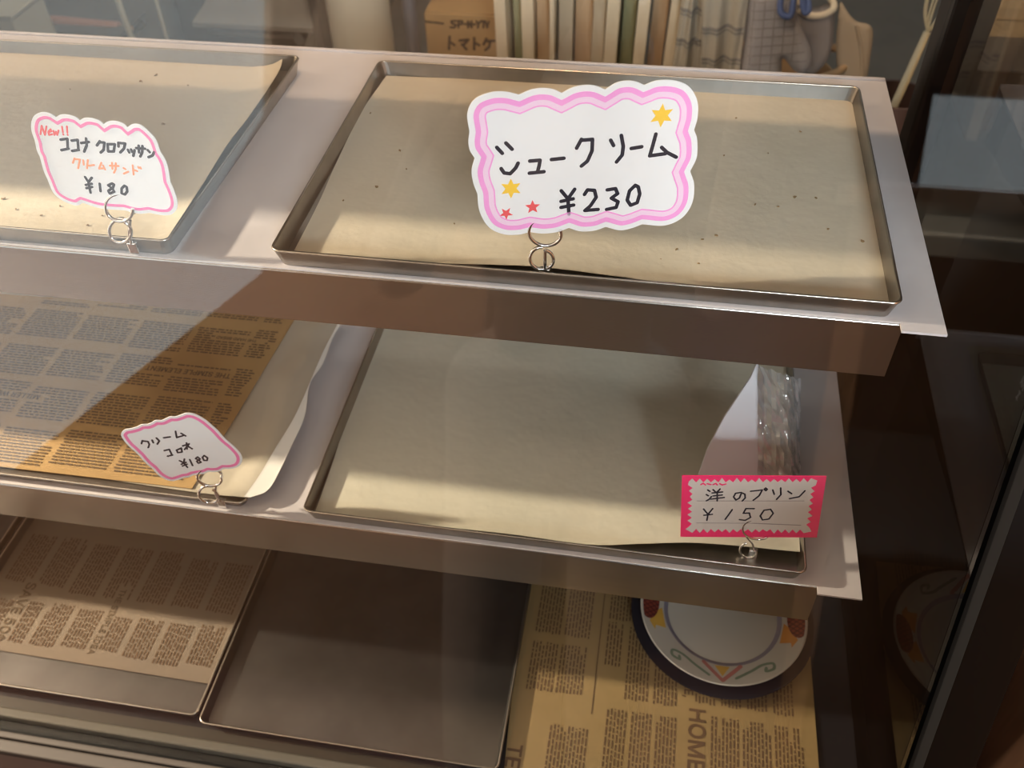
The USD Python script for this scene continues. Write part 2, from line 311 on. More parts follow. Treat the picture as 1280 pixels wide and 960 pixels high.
# ------------------------------------------------------------------ shelves
H, Y2 = .2364, -.0378
def shelf(label, y0, z, xr, xlip, hl, e):
    t = thing('display_shelf', label, 'shelf', 'steel shelves of the display case')
    yb = y0+.3151; xl = XCL+.04
    top = sbox(xl, y0, xlip, yb).union(sbox(xlip-.002, y0-e, xr, yb))
    pl = trimesh.creation.extrude_polygon(top, .0018, engine='earcut'); pl.apply_translation((0, 0, z-.0018))
    obj('shelf_top', pl, 'shelf_paint', t)
    # folded front lip with a rounded bend
    a = np.linspace(0, np.pi/2, 5); prof = [(y0+.002-.0028*math.sin(q), z-.0026+.0026*math.cos(q)) for q in a] + [(y0-.0008, z-hl), (y0+.0012, z-hl), (y0+.0012, z-.004), (y0+.002, z-.002)]
    r0 = [(xl, p[0], p[1]) for p in prof]; r1 = [(xlip, p[0], p[1]) for p in prof]
    obj('front_lip', loft([r0, r1]), 'brushed_steel', t, smooth=35)
    obj('lip_return', bx(xl, xlip, y0, y0+.012, z-hl, z-hl+.0015), 'brushed_steel', t)
    obj('rear_rim', rbx(xl, xr-.0005, yb-.003, yb+.001, z-.012, z+.002, .001), 'shelf_paint', t)
    for x in (xr-.012, xl+.3):
        v = np.array([(xx, yy, zz) for xx in (x-.004, x+.004) for yy, zz in ((y0+.03, z-.006), (y0+.03, z-.014), (.318, z-.055), (.318, z-.006))])
        obj('bracket', trimesh.convex.convex_hull(v), 'black_frame', t)
    return t
shelf('upper steel shelf with tall brushed front lip carrying the cream puff price card', 0., 0., .4286, .4043, .0451, .0073)
shelf('lower steel shelf with brushed front lip above the newspaper covered deck', Y2, -H, .4322, .4015, .0482, .0066)

# ------------------------------------------------------------------ baking trays
def tray(name, label, x0, x1, y0, y1, z, h, m, flare=.003, rim=.0011, group=None):
    t = thing(name, label, 'tray', group); r = .006
    def ring(dx, zz, rr=r):
        g = sbox(x0+dx, y0+dx, x1-dx, y1-dx).buffer(-rr).buffer(rr, quad_segs=4); c = np.array(g.exterior.coords)[:-1]
        return np.column_stack([c, np.full(len(c), zz)])
    floor = [ring(flare, z+.0002), ring(flare, z+.0014)]
    obj('tray_floor', loft(floor), m, t)
    w = .0012
    loops = [ring(flare, z+.0003), ring(0, z+h), ring(w, z+h), ring(flare+w, z+.0003)]
    n = len(loops[0]); V = np.vstack(loops); Fc = []
    for i in range(4):
        for j in range(n):
            a, b = i*n+j, i*n+(j+1) % n; c, d = ((i+1) % 4)*n+j, ((i+1) % 4)*n+(j+1) % n; Fc += [[a, b, d], [a, d, c]]
    wm_ = trimesh.Trimesh(V, np.array(Fc), process=False); wm_.fix_normals(); obj('tray_wall', wm_, m, t)
    rl = ring(w*.3, z+h); P = np.vstack([rl, rl[:2]])
    a = np.linspace(0, 2*np.pi, 6, endpoint=False); T = np.roll(rl, -1, 0)-np.roll(rl, 1, 0); T /= np.linalg.norm(T, axis=1, keepdims=True)
    N = np.cross(T, [0, 0, 1.]); V = np.vstack([rl + rim*(math.cos(q)*N + math.sin(q)*np.array([0, 0, 1.])) for q in a]); Fc = []
    for i in range(6):
        for j in range(n):
            A, B = i*n+j, i*n+(j+1) % n; C, D = ((i+1) % 6)*n+j, ((i+1) % 6)*n+(j+1) % n; Fc += [[A, B, D], [A, D, C]]
    rm = trimesh.Trimesh(V, np.array(Fc), process=False); rm.fix_normals(); obj('rolled_rim', rm, 'rim_steel', t, smooth=True)
    return t
E0 = .0002
tray('baking_tray', 'steel tray under the large cream puff card on the upper shelf', 0., .400, .0008, .2724, E0, .0135, 'tray_steel')
tray('baking_tray', 'steel tray with parchment at the left end of the upper shelf', -.4717, -.0717, .0008, .2724, E0, .0135, 'tray_steel')
tray('baking_tray', 'steel tray with greenish parchment behind the red bordered pudding card', -.0113, .3887, Y2+.0008, Y2+.272, -H+E0, .0135, 'tray_steel')
tray('baking_tray', 'steel tray lined with newspaper and parchment on the lower shelf', -.4537, -.0640, Y2+.0035, Y2+.272, -H+E0, .0085, 'tray_steel')
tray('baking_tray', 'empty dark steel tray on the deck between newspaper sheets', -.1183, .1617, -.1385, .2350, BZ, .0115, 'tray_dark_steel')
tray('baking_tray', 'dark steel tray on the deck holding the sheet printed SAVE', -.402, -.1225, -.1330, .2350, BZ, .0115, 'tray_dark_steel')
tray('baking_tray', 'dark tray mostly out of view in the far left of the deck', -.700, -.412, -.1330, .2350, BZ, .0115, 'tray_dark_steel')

# ------------------------------------------------------------------ parchment sheets
zu = E0+.0030
p1 = obj('parchment_sheet', paper([(483, 95), (600, 99), (760, 102), (900, 108), (1066, 119)], [(363, 323), (440, 328), (540, 329), (628, 331), (680, 334), (760, 344), (860, 358), (990, 371), (1117, 386)],
     [(483, 95), (452, 140), (420, 205), (398, 255), (363, 323)], [(1066, 119), (1077, 190), (1094, 270), (1117, 386)], zu, lift=lambda u, v: .006*np.exp(-((u-.45)/.16)**2)*v**8 + .003*np.exp(-(u/.03)**2)*(1-v)**6, seed=3), 'parchment', smooth=True)
tag(p1, 'cream baking parchment in the tray under the large cream puff card', 'paper')
p2 = obj('parchment_sheet', paper([(-260, 52), (-100, 55), (60, 63), (200, 71), (320, 83), (353, 74)], [(-420, 262), (-200, 272), (0, 287), (100, 293), (208, 300)],
     [(-260, 52), (-330, 150), (-420, 262)], [(353, 74), (347, 92), (312, 145), (285, 180), (250, 236), (208, 300)], zu, lift=lambda u, v: .010*np.clip((u-.93)/.07, 0, 1)**2*(1-v)**3 + .003*np.clip((u-.95)/.05, 0, 1)**2, seed=5), 'parchment', smooth=True)
tag(p2, 'cream parchment with a curled up corner in the upper left tray', 'paper')
zl = -H+E0+.0030
p3 = obj('parchment_sheet', paper([(492, 372), (620, 380), (800, 395), (988, 412)], [(394, 640), (500, 653), (640, 668), (735, 681), (800, 680), (880, 679), (1000, 690)],
     [(492, 372), (474, 416), (440, 505), (412, 590), (394, 640)], [(988, 412), (990, 520), (1000, 690)], zl, lift=lambda u, v: .008*np.clip((u-.55)/.3, 0, 1)*v**7, seed=8), 'parchment_cool', smooth=True)
tag(p3, 'pale greenish parchment in the tray behind the red bordered card', 'paper')
p4 = obj('parchment_sheet', paper([(-200, 350), (100, 372), (300, 388), (432, 396)], [(-330, 552), (0, 580), (160, 603), (250, 616), (312, 622)],
     [(-200, 350), (-330, 552)], [(432, 396), (416, 420), (402, 455), (386, 480), (380, 520), (362, 560), (350, 585), (334, 612), (312, 622)], zl, amp=.0004,
     lift=lambda u, v: .0078*np.clip((u-.925)/.035, 0, 1), seed=11, nu=110), 'parchment_grey', smooth=True)
tag(p4, 'grey parchment with a torn white edge under the lower shelf newspaper', 'paper')
te = paper([(424, 402), (433, 397)], [(305, 621), (313, 622)], [(424, 402), (404, 440), (391, 470), (369, 520), (345, 560), (322, 598), (305, 621)], [(433, 397), (417, 421), (403, 456), (387, 481), (381, 521), (363, 561), (351, 586), (335, 613), (313, 622)], zl+.0086, amp=.0010, seed=31, nu=6, nv=40)
obj('torn_edge', te, 'curl_white', p4, smooth=True)
# crumbs / grease flecks lying on the two upper sheets
def fleck(px, z, r, el=1.6, parent=None):
    c = on_z(px, z); a = np.linspace(0, 2*np.pi, 9)[:-1]; rr = .75*r*(1+.3*RNG.standard_normal(8)); th = RNG.uniform(0, 3)
    P = np.column_stack([el*rr*np.cos(a), rr*np.sin(a)])@np.array([[math.cos(th), math.sin(th)], [-math.sin(th), math.cos(th)]])
    g = Polygon(P + c[:2]).buffer(0); m = trimesh.creation.extrude_polygon(g if g.geom_type == 'Polygon' else list(g.geoms)[0], .0006, engine='earcut'); m.apply_translation((0, 0, z+.0002)); return m
fl1 = [fleck(p, zu+.0004, r) for p, r in [((500, 189), .0011), ((471, 234), .0013), ((429, 251), .0009), ((993, 247), .0014), ((1020, 248), .0009), ((944, 256), .0008), ((973, 259), .0007), ((1000, 165), .0009), ((1078, 302), .0012), ((895, 295), .0011), ((878, 300), .0008), ((846, 312), .0010), ((1035, 287), .0008), ((905, 195), .0007), ((960, 192), .0006), ((463, 142), .0007), ((568, 280), .0006), ((920, 148), .0008), ((508, 212), .0007), ((826, 325), .0006), ((873, 330), .0007)]]
obj('crumb_flecks', cat(*fl1), 'crumb_stain', p1); stage.GetPrimAtPath(p1.GetPath().AppendChild('crumb_flecks')).SetCustomDataByKey('kind', 'stuff')
fl2 = [fleck(p, zu+.0004, r) for p, r in [((195, 94), .0013), ((176, 102), .0013), ((204, 155), .0018), ((88, 112), .0008), ((235, 107), .0007), ((4, 249), .0012), ((52, 270), .0009), ((75, 258), .0007), ((110, 282), .0008), ((20, 262), .0006), ((128, 270), .0007)]]
obj('crumb_flecks', cat(*fl2), 'crumb_stain', p2); stage.GetPrimAtPath(p2.GetPath().AppendChild('crumb_flecks')).SetCustomDataByKey('kind', 'stuff')

# ------------------------------------------------------------------ newspapers with printed columns
def newsprint(blocks, z, along, rng, pitch=.0032, ink=.0017, avoid=(), inside=None):
    """blocks: world rectangles of columns; along: direction of reading 'y-', 'x-'. Lines are broken into words."""
    V, Fc = [], []
    for (x0, x1, y0, y1) in blocks:
        L0, L1, A0, A1 = (y0, y1, x0, x1) if along == 'y-' else (x0, x1, y0, y1)
        s = A0
        while s+ink < A1:
            p = L0 + rng.uniform(0, .002); end = L1 - (rng.uniform(0, .25)*(L1-L0) if rng.random() < .16 else 0)
            while p < end:
                w = rng.uniform(.0025, .0085); q = min(p+w, end)
                r = (s, s+ink, p, q) if along == 'y-' else (p, q, s, s+ink)
                if (inside is not None and not inside.contains(sbox(r[0], r[2], r[1], r[3]))) or any(r[1] > a[0] and r[0] < a[1] and r[3] > a[2] and r[2] < a[3] for a in avoid): p = q + .0013; continue
                n = len(V); V += [(r[0], r[2], z), (r[1], r[2], z), (r[1], r[3], z), (r[0], r[3], z)]; Fc += [[n, n+1, n+2], [n, n+2, n+3]]
                p = q + .0013
            s += pitch
    return trimesh.Trimesh(np.array(V), np.array(Fc), process=False)
def word(text, at, z, h, along, bold=True):
    m = meshkit.text_mesh(text, h, .0001, bold); v = m.vertices.copy()
    if along == 'y-': m.vertices = np.column_stack([at[0]+v[:, 1], at[1]-v[:, 0], z+v[:, 2]])
    else: m.vertices = np.column_stack([at[0]-v[:, 0], at[1]-v[:, 1], z+v[:, 2]])
    return m
def columns(x0, x1, y0, y1, nx, ny, rng, gap=.005, drop=.08):
    xs = np.linspace(x0, x1, nx+1); ys = np.linspace(y0, y1, ny+1); out = []
    for i in range(nx):
        for j in range(ny):
            if rng.random() < drop: continue
            out.append((xs[i]+gap/2, xs[i+1]-gap/2, ys[j]+gap/2+rng.uniform(0, .006), ys[j+1]-gap/2-rng.uniform(0, .006)))
    return out
def flat_sheet(px, z, seed, amp=.0004):
    (tl, tr, br, bl) = px; return paper([tl, tr], [bl, br], [tl, bl], [tr, br], z, amp=amp, seed=seed, nu=30, nv=20)
# lower shelf newspaper (reads upside down)
zn = zl+.0012; r_ = np.random.default_rng(3)
n1 = obj('newspaper_sheet', flat_sheet([(-190, 356), (374, 390), (240, 611), (-330, 545)], zn, 2), 'newsprint_orange', smooth=True)
tag(n1, 'brown newspaper sheet lying upside down behind the small tilted price card', 'newspaper')
a_, b_ = on_z((0, 575), zn), on_z((370, 400), zn); x1_ = on_z((240, 611), zn)[0]
bl = columns(-.44, -.075, -.022, .235, 6, 5, r_, .0055, .03)
zi = zn+.0007
bl = [b for b in bl if not (-.20 < (b[0]+b[1])/2 < -.08 and .075 < (b[2]+b[3])/2 < .10)]
HL1 = (('THE SIMPLE ELEMENT', (290, 468), .0058), ('MILLER WE', (52, 494), .0058), ('THE HARD BREAD', (322, 425), .0036))
in1 = Polygon([on_z(p, zi)[:2] for p in [(-190, 356), (374, 390), (240, 611), (-330, 545)]]).buffer(-.005)
av1 = []
for tx, px, hh in HL1:
    b_ = word(tx, on_z(px, zi)[:2], zi, hh, 'x-').bounds; av1.append((b_[0][0]-.002, b_[1][0]+.002, b_[0][1]-.002, b_[1][1]+.002))
obj('printed_columns', newsprint(bl, zi, 'x-', r_, .0034, .0017, av1, in1), 'print_ink', n1)
for tx, px, hh in HL1: obj('headline', word(tx, on_z(px, zi)[:2], zi, hh, 'x-'), 'print_ink', n1)
# deck newspaper in the left tray (reads toward the front)
zd = BZ+.0030
n2 = obj('newspaper_sheet', flat_sheet([(62, 610), (353, 650), (262, 855), (-70, 802)], zd, 4), 'newsprint_pink', smooth=True)
tag(n2, 'pinkish newspaper sheet printed SAVE in the deck tray', 'newspaper')
r_ = np.random.default_rng(5); zi = zd+.0007
bl = columns(-.392, -.128, -.090, -.036, 8, 1, r_, .005, 0) + columns(-.392, -.128, -.030, .043, 7, 1, r_, .007, 0) + columns(-.392, -.128, .052, .22, 8, 1, r_, .006, 0)
def hl_rect(w, tx, h, pad=.002):
    m = word(tx, w, 0, h, 'y-'); b_ = m.bounds; return (b_[0][0]-pad, b_[1][0]+pad, b_[0][1]-pad, b_[1][1]+pad)
def at_px(px, z): return on_z(px, z)[:2]
HL2 = (('SAVE 50\u00a2', (36, 727), .0105), ('THE SIMPLE IDEA', (152, 736), .0062))
keep = bl
obj('printed_columns', newsprint(keep, zi, 'y-', r_, .0034, .0017, [hl_rect(at_px(px, zi), tx, h) for tx, px, h in HL2]), 'print_ink_brown', n2)
for tx, px, hh in HL2: obj('headline', word(tx, at_px(px, zi), zi, hh, 'y-'), 'print_ink', n2)
# deck newspaper under the plate
zp = BZ+.0006
def to_px(w):
    d = np.asarray(w)-CAM; z = d@FW; return (640+F_PX*(d@RT)/z, 480-F_PX*(d@UP)/z)
nb0, nb1 = to_px((.166, -.136, zp)), to_px((.4405, -.136, zp))
n3 = obj('newspaper_sheet', paper([(664, 640), (1000, 690)], [nb0, nb1], [(664, 640), nb0], [(1000, 690), (1012, 810), nb1], zp, amp=.0003, seed=6, nu=30, nv=24), 'newsprint_tan', smooth=True)
tag(n3, 'tan newspaper sheet spread on the deck under the painted plate', 'newspaper')
r_ = np.random.default_rng(9); zi = zp+.0006
bl = [(.175, .232, .095, .16), (.172, .230, .005, .088), (.172, .228, -.055, -.004), (.243, .268, .03, .16), (.243, .262, -.02, .028), (.2645, .318, -.052, .025), (.33, .425, -.045, .03), (.25, .318, -.13, -.062), (.345, .43, -.13, -.055), (.20, .238, -.13, -.085), (.32, .42, .04, .16), (.27, .32, .035, .16)]
bl2 = []
for (x0, x1, y0, y1) in bl:
    k = max(1, int(round((x1-x0)/.026)))
    for i in range(k): bl2.append((x0+(x1-x0)*i/k+.001, x0+(x1-x0)*(i+1)/k-.002, y0, y1))
obj('printed_columns', newsprint(bl2, zi, 'y-', r_, .0033, .0015), 'print_ink_brown', n3)
for tx, px, hh in (('HOME', (862, 883), .0145), ('TABLE,', (857, 826), .008), ('TEA', (636, 928), .013)): obj('headline', word(tx, at_px(px, zi), zi, hh, 'y-'), 'print_ink_brown', n3)
obj('column_rule', bx(.2365, .2375, -.07, .16, zi-.0003, zi), 'print_ink_brown', n3)

# ------------------------------------------------------------------ price cards and their wire clips
def card_geom(P, pts, x0, y0, s):
    return [P.uv((x0+x/s, y0+y/s)) for x, y in pts]
# 1: large cream puff card
x0, y0, s = 570, 90, 3.693
P = Plane(on_z((678, 336), .012), .25, .10)
T = lambda pts: card_geom(P, pts, x0, y0, s)
def W(n): return n/s*.000545
def scallop(segs):
    pts = []
    for sg in segs: pts += list(spline(T(sg), 8))[:-1]
    return Polygon(pts).buffer(0)
g = scallop([[(62, 275), (52, 190), (85, 125), (160, 92), (230, 89), (290, 103)], [(290, 103), (345, 80), (395, 72), (445, 77), (488, 95)], [(488, 95), (540, 69), (595, 58), (645, 62), (688, 79)], [(688, 79), (740, 48), (790, 38), (832, 43), (868, 59)], [(868, 59), (930, 37), (1010, 38), (1075, 66), (1112, 130), (1114, 205), (1098, 265)],
     [(1098, 265), (1112, 310), (1110, 390), (1080, 455)], [(1080, 455), (1098, 520), (1088, 605), (1040, 672), (960, 706), (858, 700)], [(858, 700), (810, 718), (755, 728), (690, 712)], [(690, 712), (640, 729), (575, 733), (520, 717)], [(520, 717), (465, 736), (400, 743), (340, 736)], [(340, 736), (285, 748), (215, 745), (150, 712), (108, 640), (98, 560)], [(98, 560), (78, 505), (72, 450), (86, 395)], [(86, 395), (64, 360), (57, 320), (62, 275)]])
c1 = thing('price_card', 'large scalloped white card with pink edge, stars and \u00a5230', 'price card')
obj('card', P.extr(g, .0008), 'card_white', c1)
mb = lambda d: g.buffer(-W(d), join_style=2, mitre_limit=2.2)
i1, i2, i3, i4 = mb(24), mb(45), mb(66), mb(72)
obj('pink_border', P.extr(i1.difference(i2), .0002, .0008), 'pink_hot', c1); obj('pale_border', P.extr(i2.difference(i3), .0002, .0008), 'pink_pale', c1); obj('thin_border', P.extr(i3.difference(i4), .0002, .0008), 'pink_hot', c1)
L = [[(188, 345), (213, 372)], [(230, 325), (258, 353)], [(208, 443), (222, 463), (250, 466), (275, 440), (286, 418)], [(340, 408), (387, 404), (383, 430), (376, 457)], [(338, 464), (405, 457)], [(440, 401), (497, 395)],
     [(578, 308), (556, 348)], [(578, 312), (629, 308), (627, 360), (606, 408), (578, 431)], [(713, 312), (726, 336)], [(762, 290), (771, 340), (766, 380), (740, 412)], [(808, 350), (856, 342)], [(921, 284), (906, 340), (893, 384)], [(893, 384), (965, 374)], [(948, 345), (972, 368), (1015, 390)],
     [(485, 545), (516, 582)], [(547, 538), (516, 582), (520, 652)], [(484, 594), (540, 582)], [(484, 622), (542, 611)],
     [(592, 562), (606, 541), (638, 543), (646, 575), (620, 614), (594, 636)], [(594, 636), (655, 631)], [(697, 541), (735, 535), (745, 558), (716, 579), (747, 596), (738, 622), (694, 631)],
     [(826, 520), (800, 545), (789, 588), (805, 612), (835, 600), (847, 560), (840, 527), (826, 520)]]
obj('lettering', P.extr(strokes([T(l) for l in L], W(15), False), .0002, .0008), 'ink_black', c1)
tc = lambda c: P.uv((x0+c[0]/s, y0+c[1]/s))
obj('yellow_star', P.extr(star(tc((948, 198)), W(48), W(24), 6, .5), .0002, .0008), 'ink_yellow', c1); obj('yellow_star', P.extr(star(tc((253, 535)), W(44), W(22), 6, .5), .0002, .0008), 'ink_yellow', c1)
obj('red_star', P.extr(star(tc((353, 620)), W(32), W(14), 5, 1.57), .0002, .0008), 'ink_red', c1); obj('red_star', P.extr(star(tc((231, 650)), W(29), W(12), 5, -1.57), .0002, .0008), 'ink_red', c1)
P1 = P
# 2: upper left card
x0, y0, s = 30, 130, 5.052
P = Plane(on_z((160, 300), .012), 0.03, .10)
g = scallop([[(75, 240), (48, 150), (62, 78), (112, 50), (165, 56), (205, 80)], [(205, 80), (232, 66), (275, 64), (325, 78), (355, 100)], [(355, 100), (385, 86), (425, 86), (475, 100), (505, 124)], [(505, 124), (535, 107), (578, 104), (628, 120), (655, 144)], [(655, 144), (690, 124), (740, 130), (800, 180), (838, 228), (864, 300)], [(864, 300), (892, 345), (912, 400), (926, 490)],
     [(926, 490), (950, 545), (970, 610), (966, 662), (930, 696), (868, 698), (798, 684)], [(798, 684), (740, 690), (690, 682), (640, 668)], [(640, 668), (560, 664), (470, 652), (375, 622)], [(375, 622), (335, 638), (262, 615), (192, 562), (150, 470)], [(150, 470), (128, 420), (108, 350), (104, 330)], [(104, 330), (88, 300), (78, 262), (75, 240)]])
c2 = thing('price_card', 'scalloped white card with red New!! above an orange line', 'price card')
obj('card', P.extr(g, .0007), 'card_white', c2)
def W(n): return n/s*.00056
mb = lambda d: g.buffer(-W(d), join_style=2, mitre_limit=2.2)
obj('pink_border', P.extr(mb(22).difference(mb(39)), .0002, .0007), 'pink_line', c2)
L = [[(235, 222), (278, 216), (280, 275)], [(240, 288), (286, 278)], [(305, 228), (343, 223), (347, 282)], [(308, 293), (350, 286)], [(365, 243), (413, 236)], [(396, 214), (400, 258), (384, 297)], [(483, 232), (464, 258)], [(483, 238), (512, 240), (507, 285), (488, 303)], [(532, 250), (577, 250), (571, 296), (535, 296), (532, 250)], [(600, 265), (600, 242), (643, 246), (635, 278), (612, 302)], [(660, 286), (668, 302)], [(680, 284), (686, 299)], [(702, 288), (694, 324)], [(712, 275), (768, 279)], [(728, 260), (730, 302)], [(752, 262), (750, 302), (738, 328)], [(785, 288), (797, 300)], [(790, 332), (815, 322), (826, 300)],
     [(390, 458), (411, 490)], [(432, 462), (411, 490), (424, 556)], [(394, 508), (432, 500)], [(398, 528), (434, 520)], [(482, 500), (487, 547)], [(560, 498), (535, 510), (562, 530), (574, 550), (545, 562), (536, 545), (566, 524), (572, 504), (560, 498)], [(638, 512), (620, 530), (620, 560), (640, 568), (656, 548), (652, 520), (638, 512)]]
obj('lettering', P.extr(strokes([T(l) for l in L], W(15), False), .0002, .0007), 'ink_black', c2)
L = [[(323, 340), (313, 368)], [(323, 344), (357, 347), (346, 402)], [(378, 352), (381, 380)], [(407, 350), (402, 402)], [(415, 386), (446, 382)], [(492, 368), (478, 404), (512, 402)], [(502, 384), (516, 410)], [(545, 386), (602, 388)], [(560, 368), (562, 406)], [(584, 370), (582, 410), (572, 430)], [(632, 400), (644, 408)], [(634, 436), (662, 424)], [(690, 384), (696, 442)], [(697, 412), (718, 420)], [(724, 393), (729, 402)], [(738, 396), (742, 404)]]
obj('lettering', P.extr(strokes([T(l) for l in L], W(11), False), .0002, .0007), 'ink_orange', c2)
L = [[(108, 188), (116, 134), (136, 192), (146, 138)], [(158, 178), (178, 168), (172, 156), (158, 172), (162, 192), (182, 188)], [(190, 166), (196, 192), (206, 172), (214, 192), (222, 164)], [(244, 140), (250, 176)], [(252, 188), (253, 190)], [(275, 138), (278, 178)], [(279, 190), (280, 192)]]
obj('lettering', P.extr(strokes([T(l) for l in L], W(10), False), .0002, .0007), 'ink_red', c2)
P2 = P
# 3: lower left card, tilted
x0, y0, s = 140, 500, 6.857
P = Plane(on_z((263, 624), -H+.012), .30, .10)
g = scallop([[(105, 345), (78, 292), (108, 252), (165, 240), (215, 226)], [(215, 226), (255, 206), (305, 203), (340, 190)], [(340, 190), (375, 170), (425, 170), (462, 154)], [(462, 154), (500, 138), (545, 138), (585, 126)], [(585, 126), (640, 108), (710, 116), (790, 158), (850, 205)], [(850, 205), (900, 250), (950, 305), (980, 335)], [(980, 335), (1050, 395), (1105, 460), (1116, 515), (1088, 562), (1025, 584), (960, 586)],
     [(960, 586), (920, 606), (870, 612), (830, 610)], [(830, 610), (790, 626), (745, 632), (700, 640)], [(700, 640), (660, 656), (620, 662), (580, 676)], [(580, 676), (520, 690), (460, 676), (400, 640), (345, 582)], [(345, 582), (300, 545), (262, 505), (240, 478)], [(240, 478), (190, 430), (140, 385), (105, 345)]])
c3 = thing('price_card', 'small tilted scalloped white card in front of the brown newspaper', 'price card')
def W(n): return n/s*.00066
obj('card', P.extr(g, .0007), 'card_white', c3)
mb = lambda d: g.buffer(-W(d), join_style=2, mitre_limit=2.2)
obj('pink_border', P.extr(mb(20).difference(mb(46)), .0002, .0007), 'pink_line', c3)
L = [[(262, 342), (254, 368)], [(262, 345), (310, 350), (322, 375), (312, 402)], [(345, 338), (356, 360)], [(382, 320), (407, 345), (390, 372)], [(445, 318), (500, 310)], [(546, 262), (556, 316), (610, 300)], [(594, 280), (632, 302)], [(450, 428), (492, 418), (516, 466)], [(478, 476), (520, 466)], [(555, 424), (595, 406), (602, 440), (566, 446), (555, 424)], [(608, 388), (662, 370), (624, 418)], [(640, 362), (645, 414)], [(655, 392), (688, 412)],
     [(580, 514), (616, 532)], [(622, 500), (616, 532), (648, 572)], [(596, 545), (636, 528)], [(606, 560), (644, 544)], [(668, 505), (692, 556)], [(735, 482), (718, 496), (748, 512), (764, 528), (742, 536), (728, 520), (756, 500), (735, 482)], [(792, 470), (776, 486), (790, 512), (816, 512), (820, 490), (792, 470)]]
obj('lettering', P.extr(strokes([T(l) for l in L], W(15), False), .0002, .0007), 'ink_black', c3)
P3 = P
# 4: red bordered pudding card
x0, y0, s = 840, 580, 4.8
P = Plane(on_z((937, 692), -H+.005), .15, .10)
def W(n): return n/s*.00066
g = Polygon(T([(60, 66), (926, 70), (868, 437), (50, 433)])); c4 = thing('price_card', 'rectangular white card with jagged red border and \u00a5150', 'price card')
obj('card', P.extr(g, .0007), 'pink_border', c4)
rg = np.random.default_rng(21); zz = []
def zig(a, b, n, amp):
    a, b = np.array(a, float), np.array(b, float); d = b-a; nn = np.array([d[1], -d[0]])/np.linalg.norm(d); r = []
    for i in range(n):
        t = (i+(.5 if i % 2 else .5))/n; r.append(tuple(a+d*t+nn*(amp*(1 if i % 2 == 0 else 0)*rg.uniform(.6, 1.2))))
    return r
zz = [(100, 100)] + zig((110, 106), (845, 104), 33, 22) + [(870, 95)] + zig((836, 110), (800, 385), 15, 30) + [(835, 400)] + zig((800, 388), (110, 384), 31, 22) + [(80, 386)] + zig((118, 380), (124, 112), 15, 26)
obj('inner_panel', P.extr(Polygon(T(zz)).buffer(0), .0002, .0007), 'card_cream', c4)
obj('ruled_line', P.extr(unary_union([LineString(T([(150, 216), (790, 216)])).buffer(W(2)), LineString(T([(145, 348), (480, 350)])).buffer(W(2)), LineString(T([(480, 350), (770, 362)])).buffer(W(3))]), .0001, .0009), 'rule_grey', c4)
L = [[(213, 150), (226, 158)], [(205, 178), (217, 185)], [(205, 215), (222, 206), (235, 190)], [(245, 148), (258, 160)], [(287, 144), (272, 160)], [(240, 168), (302, 162)], [(245, 186), (300, 180)], [(232, 205), (312, 195)], [(270, 160), (270, 215)], [(414, 172), (402, 200), (382, 210), (368, 192), (380, 170), (412, 165), (436, 175), (438, 198), (420, 216)], [(470, 158), (540, 150), (522, 184), (486, 212)], [(552, 146), (560, 138), (570, 146), (562, 154), (552, 146)], [(603, 150), (612, 176)], [(650, 138), (652, 178), (626, 206)], [(694, 158), (716, 172)], [(704, 202), (762, 190), (796, 155)],
     [(188, 264), (215, 296)], [(243, 262), (215, 296), (208, 332)], [(190, 302), (240, 296)], [(360, 268), (318, 326)], [(492, 262), (442, 262), (426, 290), (462, 288), (470, 314), (438, 332), (404, 328)], [(590, 266), (550, 272), (528, 306), (542, 330), (580, 324), (606, 290), (590, 266)]]
obj('lettering', P.extr(strokes([T(l) for l in L], W(9), False), .0002, .0009), 'ink_black', c4)
L = [[(172, 118), (186, 110), (200, 120)], [(210, 112), (232, 118)], [(245, 118), (262, 110), (270, 120)], [(285, 112), (300, 120), (322, 114)]]
obj('lettering', P.extr(strokes([T(l) for l in L], W(8), False), .0002, .0009), 'pink_border', c4)
P4 = P
def clip(P, label, rings, r, stem):
    """coiled wire card clip: each ring is (pixel centre, pixel rx, ry, tilt), wound a little in front of the card and behind it"""
    t = thing('card_clip', label, 'card clip')
    for (c, rx, ry, rot, n0, n1, a0, a1) in rings:
        a = np.linspace(a0, a1, 40); pts = []
        for i, q in enumerate(a):
            px = (c[0]+rx*math.cos(q)*math.cos(rot)-ry*math.sin(q)*math.sin(rot), c[1]+rx*math.cos(q)*math.sin(rot)+ry*math.sin(q)*math.cos(rot))
            u, v = P.uv(px); pts.append(P.p(u, v, n0+(n1-n0)*i/39))
        obj('wire_ring', tube(pts, r, 8), 'chrome', t, smooth=50)
    pts = []
    for px, n in stem:
        u, v = P.uv(px); pts.append(P.p(u, v, n))
    obj('stem', tube(spline(pts, 6), r, 8), 'chrome', t, smooth=50)
    u, v = P.uv(stem[-1][0]); b = P.p(u, v, stem[-1][1])
    obj('base_grip', rbx(b[0]-.0035, b[0]+.0035, b[1]-.001, b[1]+.003, b[2]-.008, b[2]+.001, .0008), 'chrome', t)
PI = math.pi
clip(P1, 'coiled wire clip holding the large cream puff card', [((681, 290), 20, 16, .1, .0022, -.0016, -.4, 2*PI+.2), ((677, 323), 14.5, 13, 0, .0022, -.001, -1.3, 2*PI-1.5)], .0012, [((681, 311), .0018), ((681, 322), .0016), ((681, 337), .0006)])
clip(P2, 'coiled wire clip holding the upper left card', [((150, 259), 18, 16, .35, .0022, -.0016, -.4, 2*PI+.2), ((151, 288), 14.5, 14, .2, .0022, -.001, -1.3, 2*PI-1.5)], .0012, [((164, 274), .0016), ((163, 290), .0014), ((165, 304), .0006)])
